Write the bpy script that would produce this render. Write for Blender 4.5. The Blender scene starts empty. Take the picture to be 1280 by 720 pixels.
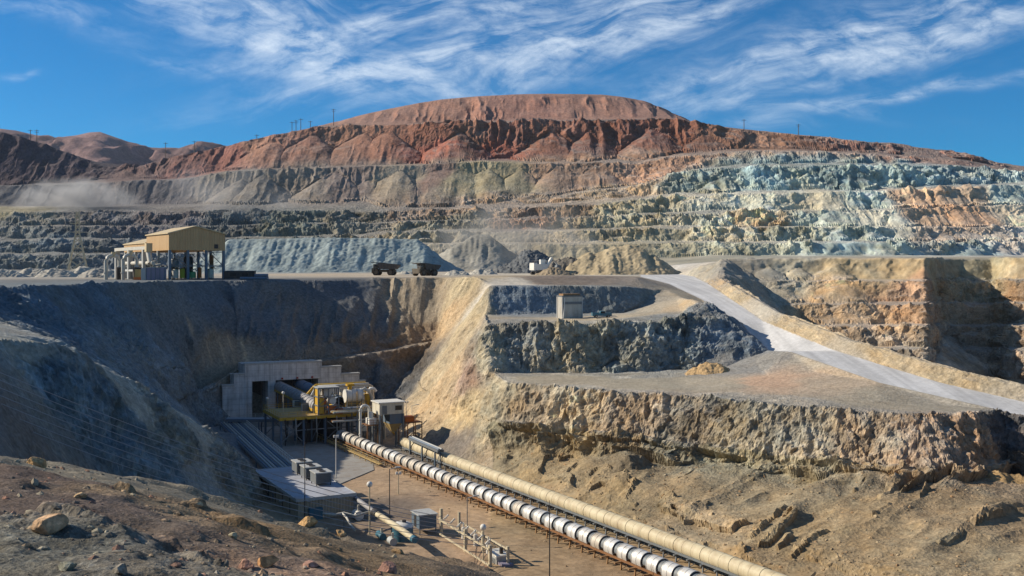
import bpy, math, random
import numpy as np
from mathutils import Vector, Matrix
from mathutils.geometry import delaunay_2d_cdt

random.seed(7)
rng = np.random.default_rng(11)
scene = bpy.context.scene
COL = scene.collection

# ------------------------------------------------------------------ camera
F, CX, HY = 1300.0, 640.0, 336.0          # focal length, principal column and horizon row for a 1280 px wide frame
cam_d = bpy.data.cameras.new("camera")
cam = bpy.data.objects.new("camera", cam_d)
COL.objects.link(cam)
cam.location = (0, 0, 0)
cam.rotation_euler = (math.pi / 2, 0, 0)
cam_d.sensor_width = 36.0
cam_d.lens = F / 1280 * 36
cam_d.shift_y = -(360 - HY) / 1280
cam_d.clip_start = 0.5
cam_d.clip_end = 60000
scene.camera = cam


def P(px, py, d):
    """survey point: bearing column, bearing row and distance north of the viewpoint -> metres"""
    return ((px - CX) / F * d, d, (HY - py) / F * d)


def PZ(px, py, z):
    """survey point on a level: bearing column/row and height"""
    return P(px, py, z * F / (HY - py))


# ------------------------------------------------------------------ noise (value noise on a hashed lattice)
def _hash(ix, iy, iz, seed):
    h = (ix * 374761393 + iy * 668265263 + iz * 2147483647 + seed * 1274126177) & 0xFFFFFFFF
    h = ((h ^ (h >> 13)) * 1274126177) & 0xFFFFFFFF
    h = h ^ (h >> 16)
    return (h & 0xFFFFFF).astype(np.float32) * (2.0 / 0xFFFFFF) - 1.0


def vnoise(p, seed=0):
    p = np.asarray(p, dtype=np.float64)
    i = np.floor(p).astype(np.int64)
    f = (p - i).astype(np.float32)
    u = f * f * f * (f * (f * 6 - 15) + 10)
    out = 0
    for dx in (0, 1):
        wx = u[:, 0] if dx else 1 - u[:, 0]
        for dy in (0, 1):
            wy = u[:, 1] if dy else 1 - u[:, 1]
            for dz in (0, 1):
                wz = u[:, 2] if dz else 1 - u[:, 2]
                out = out + wx * wy * wz * _hash(i[:, 0] + dx, i[:, 1] + dy, i[:, 2] + dz, seed)
    return out


def fbm(p, octaves=4, seed=0):
    a, s, out = 1.0, 0.0, 0
    p = np.asarray(p, dtype=np.float64)
    for o in range(octaves):
        out = out + a * vnoise(p * (2.03 ** o) + 17.3 * o, seed + o)
        s += a
        a *= 0.5
    return out / s


def n1(x, seed=0):
    x = np.asarray(x, dtype=np.float64)
    return vnoise(np.stack([x, x * 0 + 0.5, x * 0 + seed * 3.7], 1), seed)


def sm(a, b, x):
    t = np.clip((x - a) / (b - a), 0, 1)
    return t * t * (3 - 2 * t)


def lin(c):
    c = np.asarray(c, dtype=np.float64) / 255.0
    return np.where(c <= 0.04045, c / 12.92, ((c + 0.055) / 1.055) ** 2.4)


def rgba(r, g, b):
    l = lin((r, g, b))
    return (float(l[0]), float(l[1]), float(l[2]), 1.0)
# ------------------------------------------------------------------ terrain: surveyed break lines -> TIN
PTS, EDGES = [], []


def line(pts, closed=False):
    b = len(PTS)
    PTS.extend([tuple(p) for p in pts])
    EDGES.extend([(b + i, b + i + 1) for i in range(len(pts) - 1)])


def L3(*t):
    line([P(*a) for a in t])


def W(*t):
    PTS.extend(t)


def dens(tab, step):
    """resample a table of (px, py, d) evenly along px"""
    a = np.array(tab, float)
    n = max(2, int(abs(a[-1, 0] - a[0, 0]) / step) + 1)
    x = np.linspace(a[0, 0], a[-1, 0], n)
    return np.stack([x, np.interp(x, a[:, 0], a[:, 1]), np.interp(x, a[:, 0], a[:, 2])], 1)


# --- the hill the viewer stands on
W((-80, -60, 2), (0, -60, 0), (80, -60, -4), (-140, 20, 8), (-60, 5, -1.5), (-25, 4, -2.0), (0, 2, -2.0), (22, 4, -3.6),
  (60, 6, -12), (-18, 12, -4.2), (0, 11, -4.1), (18, 12, -5.6))
L3((-250, 700, 22), (0, 735, 23), (200, 735, 24), (400, 738, 26), (640, 745, 29), (900, 850, 30), (1280, 1000, 28))
L3((-150, 668, 28), (-40, 652, 30), (40, 640, 31.5), (110, 652, 31), (180, 688, 29), (280, 722, 28))       # near mound
L3((-180, 618, 38), (-60, 605, 41), (20, 606, 41), (100, 640, 38), (190, 690, 34), (300, 720, 31))          # trough
L3((-160, 570, 50), (-60, 563, 52), (40, 583, 50), (130, 606, 47), (220, 648, 42), (330, 694, 37), (440, 725, 34))  # lit ridge
L3((60, 590, 56), (150, 606, 55), (260, 640, 52), (360, 676, 48), (470, 712, 45), (560, 735, 42))
L3((-250, 540, 62), (-100, 555, 62), (0, 571, 61), (100, 584, 65), (200, 604, 69), (280, 630, 72), (320, 647, 73), (400, 670, 72),
   (450, 681, 70), (540, 704, 66), (640, 722, 62), (720, 748, 58), (900, 805, 50), (1280, 930, 40), (1500, 1000, 36))   # crest
line([(-62, 78, -17), (-44, 88, -20), (-34, 102, -26), (-28, 118, -33), (-22, 128, -38), (-8, 118, -41), (14, 100, -43), (40, 84, -44), (75, 62, -44)])

# --- ridge on the left and the valley behind it
L3((-150, 590, 82), (0, 606, 99), (150, 617, 139), (250, 623, 166), (318, 636, 186))                       # foot of its near face
L3((-150, 402, 118), (0, 424, 131), (60, 429, 138), (95, 441, 145), (150, 479, 160), (230, 525, 180), (290, 566, 196), (326, 602, 202))
L3((-150, 396, 126), (0, 416, 138), (70, 425, 147), (160, 478, 170), (235, 524, 190), (292, 563, 206))     # back of the crest (track)
L3((-100, 388, 150), (0, 404, 168), (100, 444, 196), (170, 480, 222), (235, 528, 247), (285, 560, 262))     # valley line
W((-130, 120, 10), (-135, 160, 12), (-190, 120, 34), (-170, 190, 18), (-105, 85, 4), (-110, 50, 6), (-200, 20, 30), (-270, 250, 26), (-320, 180, 50))  # unseen hills beyond the left edge, added to shade ridge and valley
L3((-330, 345, 420), (-250, 350, 330), (-180, 356, 250), (-120, 362, 188))

# --- plateau edge and the amphitheatre wall
EDGE = [(-100, 363, 176), (0, 358.5, 213), (80, 355.5, 246), (150, 353, 282), (220, 351.3, 312), (285, 350, 336), (400, 349, 356), (470, 347.5, 372), (530, 346.6, 390), (562, 347, 362), (598, 347, 340)]
e = dens(EDGE, 22)
e[:, 2] += 2.0 * n1(e[:, 0] / 40, 3)
line([P(*a) for a in e])
line([P(a[0], a[1] - 0.2, a[2] * 1.03) for a in e[:-4]])
TOE = [(60, 428, 186), (120, 446, 212), (175, 463, 246), (230, 463, 290), (300, 455, 317), (350, 452, 324), (400, 449, 329), (470, 439, 337), (543, 426, 349)]
L3(*TOE)
L3(*[(a[0] + 2, a[1] + 2.0, a[2] - 6) for a in TOE[3:]])
line([(-70, 262, -44), (-76, 268, -43.8), (-84.5, 278, -43.6), (-88.5, 292, -43.4), (-89, 299, -42)])
line([(-79.5, 294, -43.6), (-81.5, 303.0, -43.6), (-78, 308, -43.6), (-44, 326, -43.6), (-41, 320, -43.2), (-33, 306, -42.5)])     # behind the portal
# --- west slope of the blocks: crest and toe
L3((598, 347, 340), (611, 355.5, 331), (614, 357, 310), (607, 394, 300), (610, 403, 263), (601, 430, 256), (618, 466, 247.5), (634, 477, 234.5))
L3((543, 426, 349), (537, 480, 300), (528, 516, 281), (560, 531, 256), (600, 548, 234), (650, 560, 224))
# --- pad cut, pad, wall under it
L3((598, 347, 340), (640, 346.2, 341), (700, 345.8, 341), (760, 346, 340), (795, 347.5, 338))
L3((600, 344.6, 372), (700, 343.8, 380), (800, 346, 376))
L3((611, 355.5, 331), (640, 355.6, 331), (700, 355.4, 332), (785, 356.5, 329))
L3((614, 357, 310), (660, 357, 309), (720, 357, 310), (776, 358, 312), (795, 360, 318))
L3((607, 394, 302), (660, 393, 304), (720, 393, 305), (776, 392, 306), (798, 384, 311), (810, 372, 319), (805, 361, 326))
L3((834, 362, 332), (850, 371, 313), (858, 373, 296), (866, 373.5, 284), (878, 378, 272))
L3((846, 374, 308), (850, 381, 292), (854, 389, 277))
L3((884, 383, 284), (902, 394, 272), (915, 404, 262))
f_ = dens([(610, 403, 263), (700, 403.5, 258), (800, 403.5, 258), (835, 401, 260), (858, 392, 264), (878, 378, 272)], 18)
f_[1:-1, 2] += 3.0 * n1(f_[1:-1, 0] / 21, 5)
line([P(*a) for a in f_])
t_ = dens([(618, 466, 247.5), (640, 465.5, 253), (700, 465, 253), (780, 465, 253), (850, 463, 253), (900, 460, 247), (945, 452, 246), (962, 440, 256)], 18)
t_[1:-2, 2] += 3.0 * n1(t_[1:-2, 0] / 24, 6)
line([P(*a) for a in t_])
# --- haul road (level across), its berm and the drop behind
RZ_D = [150, 170, 190, 210, 240, 280, 330, 400, 470, 560]
RZ_Z = [-28.5, -27.6, -26, -23, -19, -14, -9.2, -5.6, -3.6, -2.8]
RL = {560: 800, 470: 800, 400: 834, 330: 872, 280: 921, 240: 986, 210: 1098, 190: 1254, 170: 1440, 150: 1660}
RR = {560: 846, 470: 868, 400: 885, 330: 912, 280: 954, 240: 1046, 210: 1176, 190: 1330, 170: 1525, 150: 1760}
ROAD_L, ROAD_R = [], []
for d in RZ_D:
    z = np.interp(d, RZ_D, RZ_Z)
    ROAD_L.append(((RL[d] - CX) / F * d, d, z))
    ROAD_R.append(((RR[d] - CX) / F * d, d, z))
line(ROAD_L)
line(ROAD_R)
bm = [p for p in ROAD_R if p[1] <= 400]
line([(x + 1.6, y, z + 1.2) for x, y, z in bm])
line([(x + 3.6, y + 0.5, z + 2.5) for x, y, z in bm])
line([(x + 5.0, y + 1, z + 2.2) for x, y, z in bm])
line([(x + 17, y + 4, z - 9) for x, y, z in bm[:-1]])
line([(x + 44, y + 12, -46 + 0.06 * (y - 200)) for x, y, z in bm[:-2]])
# --- pit on the right: five benches below plateau level, with a promontory
cols = np.arange(905, 1700, 21.0)
d0 = np.interp(cols, [900, 1000, 1100, 1160, 1181, 1244, 1270, 1320, 1500, 1700], [448, 446, 438, 426, 478, 476, 452, 450, 446, 440])
d0 = d0 + 3.5 * n1(cols / 60, 9)
for py, off, lo in ((322.5, 0, 905), (349, 7, 935), (351.5, 13, 935), (377, 19, 960), (380.5, 28, 960), (405, 34, 985),
                    (408, 43, 985), (434, 49, 1000), (437.5, 58, 1000), (474, 67, 1040), (520, 84, 1060)):
    k = cols >= lo
    jit = n1(cols / 33 + py, int(py))
    line([P(c, py + 1.2 * j, d - off + 1.6 * j) for c, d, j in zip(cols[k], d0[k], jit[k])])
# --- terrace, its cliff and the cliff foot
g = dens([(634, 477, 234.5), (700, 484, 225), (750, 488, 218.5), (860, 494, 209.5), (960, 505, 196), (1060, 512, 189), (1150, 518, 183.6), (1232, 514, 186.5), (1252, 511, 192), (1300, 527, 184), (1500, 560, 168)], 17)
g[1:-6, 2] += 1.6 * n1(g[1:-6, 0] / 26, 12)
line([P(*a) for a in g])
h = dens([(650, 560, 224), (700, 566, 217.6), (750, 570, 211.5), (800, 572, 206.6), (900, 580, 194.5), (1000, 588, 185.7), (1100, 596, 177.5), (1200, 602, 171.5), (1232, 600, 173), (1262, 590, 184), (1300, 602, 179), (1500, 640, 160)], 17)
h[1:-6, 2] += 1.6 * n1(h[1:-6, 0] / 30, 13)
line([P(*a) for a in h])
W(PZ(720, 475, -25.3), PZ(850, 478, -25.3), PZ(1000, 490, -24.6), PZ(1100, 499, -24.9), PZ(960, 470, -23.6), PZ(1020, 466, -22.6))
L3((1085, 505, 194.5), (1130, 506, 194.5), (1185, 506.5, 196))
# --- mound between the cliff foot and the conveyors, conveyor ground
CB0, CB1 = np.array((-25.8, 248.6)), np.array((32.8, 142.3))        # axis of the beige conveyor in plan
CW0, CW1 = np.array((-41.7, 258.0)), np.array((22.8, 141.0))        # axis of the white conveyor
CDIR = (CB1 - CB0) / np.linalg.norm(CB1 - CB0)
CNOR = np.array((-CDIR[1], CDIR[0]))
CNOR = CNOR if CNOR[0] > 0 else -CNOR
FLOOR = -43.8


def mound(off, z, t0, t1, n, amp=0.0, seed=0):
    t = np.linspace(t0, t1, n)
    o = off + amp * n1(t * 9, seed)
    q = CB0[None] + (CB1 - CB0)[None] * t[:, None] + CNOR[None] * o[:, None]
    zz = z(t) if callable(z) else t * 0 + z
    line([(a, b, c) for (a, b), c in zip(q, zz)])


mound(4.5, FLOOR, 0.02, 1.5, 20, 0.6, 20)
mound(9.0, lambda t: -41.6 + 0.7 * n1(t * 8, 4), 0.2, 1.5, 20, 1.5, 21)
mound(15.0, lambda t: -38.8 + 1.3 * n1(t * 9, 5), 0.45, 1.5, 24, 2.5, 22)
mound(27.0, lambda t: -37.4 + 0.5 * n1(t * 6, 6), 0.72, 1.5, 12, 2.0, 23)
mound(3.0, FLOOR, -0.28, 1.5, 8)
mound(-14.0, FLOOR, -0.28, 1.3, 8)
line([(-38, 300, -43.2), (-30, 268, -42.8), (-22, 246, -43)])
W((-60, 262, FLOOR), (-58, 235, FLOOR), (-46, 200, FLOOR), (-34, 172, FLOOR), (-24, 150, FLOOR), (-5, 128, FLOOR), (20, 108, FLOOR), (-62, 280, FLOOR),
  (60, 84, FLOOR), (90, 60, FLOOR), (120, 100, -40), (150, 130, -36), (200, 60, -44), (-52, 218, FLOOR))
W((300, 250, -50), (300, 120, -40), (260, 300, -55))

# --- plateau between the edge and the benches
for d, z in ((430, -3.5), (520, -3.3), (610, -2.6), (700, -0.6)):
    for px in (-700, -350, -50, 100, 250, 400, 520, 640, 740):
        if not (px < -200 and d < 450):
            W(((px - CX) / F * d, d, z))
for px, d, z in ((800, 620, 0.5), (860, 640, 3), (800, 710, 5), (900, 560, 4), (960, 560, 6), (1100, 600, 7), (1300, 600, 7), (1600, 600, 7),
                 (900, 700, 8), (1100, 700, 8.4), (1400, 700, 8.4), (880, 480, 1.5), (905, 500, 4.5)):
    W(((px - CX) / F * d, d, z))

# --- benches and mountain beyond
C_ = [-700, -300, 0, 60, 110, 150, 200, 240, 280, 340, 400, 450, 500, 550, 600, 650, 700, 760, 800, 840, 870, 900, 950, 1000, 1100, 1200, 1280, 1400, 1700, 2000]


def tab(s):
    d = dict(s)
    k = sorted(d)
    return np.interp(C_, k, [d[i] for i in k])


ROWS = [  # (table of px->py, distance, shared jitter group)
    ([(-700, 337), (150, 337), (280, 335), (400, 331), (500, 328), (600, 326), (700, 325), (800, 323), (900, 321), (1000, 320), (2000, 320)], 760, 1),
    ([(-700, 318), (150, 318), (280, 316), (400, 312), (500, 306), (600, 305), (800, 304), (900, 303.5), (2000, 303)], 770, 1),
    ([(-700, 316), (150, 316), (280, 314), (400, 310), (500, 304), (600, 303), (800, 302), (900, 301.5), (2000, 301)], 787, 2),
    ([(-700, 300), (280, 300), (400, 297), (500, 291), (700, 289), (900, 285), (2000, 284)], 797, 2),
    ([(-700, 298), (280, 298), (400, 295), (500, 289), (700, 287), (900, 283), (1100, 283), (2000, 280)], 816, 3),
    ([(-700, 283), (280, 283), (400, 281), (500, 278), (600, 277), (700, 274), (800, 269), (900, 265), (1100, 263), (1280, 258), (2000, 250)], 830, 3),
    ([(-700, 281), (280, 281), (400, 279), (500, 276), (600, 275), (700, 272), (800, 267), (900, 262), (1100, 260), (1280, 255), (2000, 247)], 846, 4),
    ([(-700, 266), (150, 264), (280, 263), (500, 263), (600, 262), (700, 258), (800, 249), (900, 242), (1100, 239), (1280, 232), (2000, 220)], 862, 4),
    ([(-700, 262), (150, 260), (280, 259), (500, 258), (600, 257), (700, 254), (800, 245), (900, 238), (1100, 235), (1280, 228), (2000, 214)], 885, 5),
    ([(-700, 260), (150, 258), (280, 255), (400, 252), (500, 250), (600, 248), (700, 243), (800, 232), (850, 216), (900, 209), (1100, 207), (1200, 208), (1280, 216), (1700, 225), (2000, 225)], 905, 5),
    ([(-700, 259), (150, 257), (280, 253), (400, 250), (500, 246), (600, 245), (700, 240), (800, 229), (850, 213), (900, 206), (1100, 205), (1200, 206), (1280, 215), (1700, 224), (2000, 224)], 930, 6),
    ([(-700, 234), (0, 232), (150, 228), (250, 222), (285, 214), (400, 210), (500, 206), (600, 203), (700, 204), (800, 203), (850, 194), (900, 190), (1000, 189), (1100, 193), (1200, 200), (1280, 214.5), (1700, 223), (2000, 223)], 955, 6),
    ([(-700, 233), (0, 231), (150, 226), (250, 220), (285, 211), (400, 208), (500, 204), (600, 201), (700, 197), (800, 194), (850, 190), (900, 187), (1000, 187), (1100, 191), (1200, 199), (1280, 214), (1700, 222), (2000, 222)], 1000, 7),
    ([(-700, 125), (-300, 142), (0, 164), (50, 178), (110, 200), (150, 214), (190, 204), (230, 193), (260, 187), (300, 180), (350, 168), (400, 158), (500, 156), (600, 153), (700, 151), (800, 149), (850, 149), (880, 154), (900, 158), (940, 163), (1000, 168.5), (1100, 178), (1200, 190), (1240, 203), (1280, 213), (1700, 221), (2000, 221)], 1036, 7),
    ([(-700, 128), (0, 166), (50, 180), (110, 202), (150, 216), (190, 206), (260, 189), (300, 182), (380, 160), (400, 157), (500, 155), (600, 152), (700, 150), (800, 148), (850, 148.5), (880, 156), (1000, 171), (1100, 181), (1200, 193), (1280, 216), (2000, 225)], 1150, 8),
    ([(-700, 170), (0, 200), (150, 230), (260, 205), (330, 185), (380, 166), (400, 158), (450, 143), (490, 134), (520, 128), (560, 121.5), (600, 119), (640, 116.5), (700, 116), (725, 117.5), (760, 117), (790, 120.5), (820, 131), (845, 144), (862, 152), (900, 168), (1000, 185), (1100, 195), (1280, 230), (2000, 240)], 1230, 8),
    ([(-700, 230), (0, 250), (260, 240), (400, 190), (560, 145), (760, 140), (862, 190), (1100, 220), (2000, 270)], 1420, 9),
    ([(-700, 300), (400, 280), (760, 250), (2000, 300)], 1900, 9),
]
fine = np.arange(-700, 2001, 22.0)
for i, (t, d, grp) in enumerate(ROWS):
    ys = np.interp(fine, C_, tab(t))
    far = (d - 760) / 300
    jg = (5.5 + 4 * min(far, 1)) * n1(fine / 70, 40 + grp) + 5 * n1(fine / 40, 60 + grp) + 22 * n1(fine / 260, 71)
    dd = d + jg + (0.8 * n1(fine / 25, 80 + i))
    yy = ys + ((1.0 * n1(fine / 37, 90 + i) + 2.2 * n1(fine / 75, 120 + grp)) if i < 13 else 0.35 * n1(fine / 25, 90 + i))
    line([P(a, b, c) for a, b, c in zip(fine, yy, dd)])
W((-2600, 2600, 10), (2600, 2600, 10), (-1500, 700, 0), (1500, 700, 8), (-500, -200, 10), (500, -200, -10), (700, 300, -10), (-700, 300, 30), (-900, 500, 10), (900, 500, 6))

# ---- triangulate (plan view), every break line kept as an edge
P3 = np.array(PTS, float)
res = delaunay_2d_cdt([Vector((p[0], p[1])) for p in P3], EDGES, [], 0, 1e-4)
TV = np.zeros((len(res[0]), 3))
for i, (v, o) in enumerate(zip(res[0], res[3])):
    TV[i, :2] = v
    if o:
        TV[i, 2] = P3[o, 2].mean()
    else:
        dd = np.hypot(P3[:, 0] - v[0], P3[:, 1] - v[1])
        k = np.argsort(dd)[:3]
        w = 1 / (dd[k] + 0.01)
        TV[i, 2] = (P3[k, 2] * w).sum() / w.sum()
TT = np.array([f for f in res[2] if len(f) == 3], dtype=np.int64)
print("TIN", len(TV), len(TT), "new", sum(1 for o in res[3] if not o))


def inside(poly, x, y):
    poly = np.asarray(poly)[:, :2]
    c = np.zeros(len(x), bool)
    for (x1, y1), (x2, y2) in zip(poly, np.roll(poly, -1, 0)):
        k = ((y1 > y) != (y2 > y))
        c ^= k & (x < (x2 - x1) * (y - y1) / (y2 - y1 + 1e-12) + x1)
    return c


cen = TV[TT].mean(1)
REG = np.full(len(TT), 1)                                   # 1 pit terrain
REG[cen[:, 1] > 756] = 3                                    # 3 mountain
pl = (cen[:, 1] > 200) & (cen[:, 1] <= 756) & (cen[:, 2] > -4.6)
REG[pl] = 2                                                 # 2 plateau
REG[(cen[:, 2] < FLOOR + 0.9)] = 4                          # 4 pit floor
fgpoly = [(-700, -300), (-700, 60), (-62, 78), (-44, 88), (-34, 102), (-28, 118), (-22, 128), (-8, 118), (14, 100), (40, 84), (75, 62), (700, -300)]
REG[inside(fgpoly, cen[:, 0], cen[:, 1])] = 0               # 0 foreground slope
REG[inside(ROAD_L + ROAD_R[::-1], cen[:, 0], cen[:, 1])] = 5  # 5 haul road

BASEV, BASET = TV.copy(), TT.copy()


def subdivide(V, T, R, target=2.75, iters=16, cap=1_800_000):
    for it in range(iters):
        n = len(V)
        E = np.stack([T[:, [0, 1]], T[:, [1, 2]], T[:, [2, 0]]], 1)
        E.sort(axis=2)
        key = (E[:, :, 0] * n + E[:, :, 1]).ravel()
        uk, inv = np.unique(key, return_inverse=True)
        inv = inv.reshape(-1, 3)
        a, b = V[uk // n], V[uk % n]
        m = (a + b) / 2
        l3 = np.linalg.norm(a - b, axis=1)
        dist = np.maximum(np.linalg.norm(m, axis=1), 12)
        s = dist / F
        infront = m[:, 1] > 8
        ya, yb = np.maximum(a[:, 1], 6), np.maximum(b[:, 1], 6)
        pa = np.stack([a[:, 0] / ya, a[:, 2] / ya], 1) * F
        pb = np.stack([b[:, 0] / yb, b[:, 2] / yb], 1) * F
        proj = np.linalg.norm(pa - pb, axis=1)
        crit = np.where(infront, np.maximum(proj, 0.34 * l3 / s), l3 / s)
        px = m[:, 0] / np.maximum(m[:, 1], 1) * F + CX
        py = HY - m[:, 2] / np.maximum(m[:, 1], 1) * F
        out = np.clip(np.maximum(np.maximum(-60 - px, px - 1340), np.maximum(py - 740, -py)) / 160, 0, 5)
        tg = target * (1 + out)
        tg = np.where(infront, tg, target * 8)
        tg = tg * np.interp(m[:, 1], [0, 80, 300, 700, 760], [1.25, 1.1, 1.0, 1.0, 0.95])
        mark = crit > tg
        if not mark.any() or len(T) > cap:
            break
        newid = np.cumsum(mark) - 1 + n
        V = np.concatenate([V, m[mark]])
        mk = mark[inv]
        nid = newid[inv]
        cnt = mk.sum(1)
        outT, outR = [T[cnt == 0]], [R[cnt == 0]]
        for k in range(3):                                   # rotate so the marked edge comes first
            k1, k2 = (k + 1) % 3, (k + 2) % 3
            q = (cnt == 1) & mk[:, k]
            t, e0 = T[q], nid[q, k]
            outT += [np.stack([t[:, k], e0, t[:, k2]], 1), np.stack([e0, t[:, k1], t[:, k2]], 1)]
            outR += [R[q], R[q]]
            q = (cnt == 2) & ~mk[:, k]                       # edges k1 and k2 are marked
            t, e1, e2 = T[q], nid[q, k1], nid[q, k2]
            outT += [np.stack([e1, t[:, k2], e2], 1), np.stack([t[:, k], t[:, k1], e1], 1), np.stack([t[:, k], e1, e2], 1)]
            outR += [R[q]] * 3
        q = cnt == 3
        t, e = T[q], nid[q]
        outT += [np.stack([t[:, 0], e[:, 0], e[:, 2]], 1), np.stack([e[:, 0], t[:, 1], e[:, 1]], 1), np.stack([e[:, 2], e[:, 1], t[:, 2]], 1), e]
        outR += [R[q]] * 4
        T, R = np.concatenate(outT), np.concatenate(outR)
    return V, T, R


def vnormals(V, T):
    a, b, c = V[T[:, 0]], V[T[:, 1]], V[T[:, 2]]
    fn = np.cross(b - a, c - a)
    N = np.zeros_like(V)
    for k in range(3):
        for j in range(3):
            N[:, j] += np.bincount(T[:, k], fn[:, j], len(V))
    return N / np.maximum(np.linalg.norm(N, axis=1, keepdims=True), 1e-9)


def relax(V, T, passes, lam=0.5, keep=None):
    E = np.concatenate([T[:, [0, 1]], T[:, [1, 2]], T[:, [2, 0]]])
    E = np.concatenate([E, E[:, ::-1]])
    cnt = np.bincount(E[:, 0], minlength=len(V)).astype(float)
    for _ in range(passes):
        A = np.stack([np.bincount(E[:, 0], V[E[:, 1], j], len(V)) for j in range(3)], 1) / np.maximum(cnt, 1)[:, None]
        l = lam if keep is None else (lam * (1 - keep))[:, None]
        V = V + l * (A - V)
    return V


# make every TIN face look upwards
a, b, c = TV[TT[:, 0]], TV[TT[:, 1]], TV[TT[:, 2]]
up = np.cross(b - a, c - a)[:, 2] < 0
TT[up] = TT[up][:, ::-1]
import time
_t0 = time.time()
V, T, R = subdivide(TV, TT, REG)
print("terrain", len(V), len(T), round(time.time() - _t0, 1))
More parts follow.
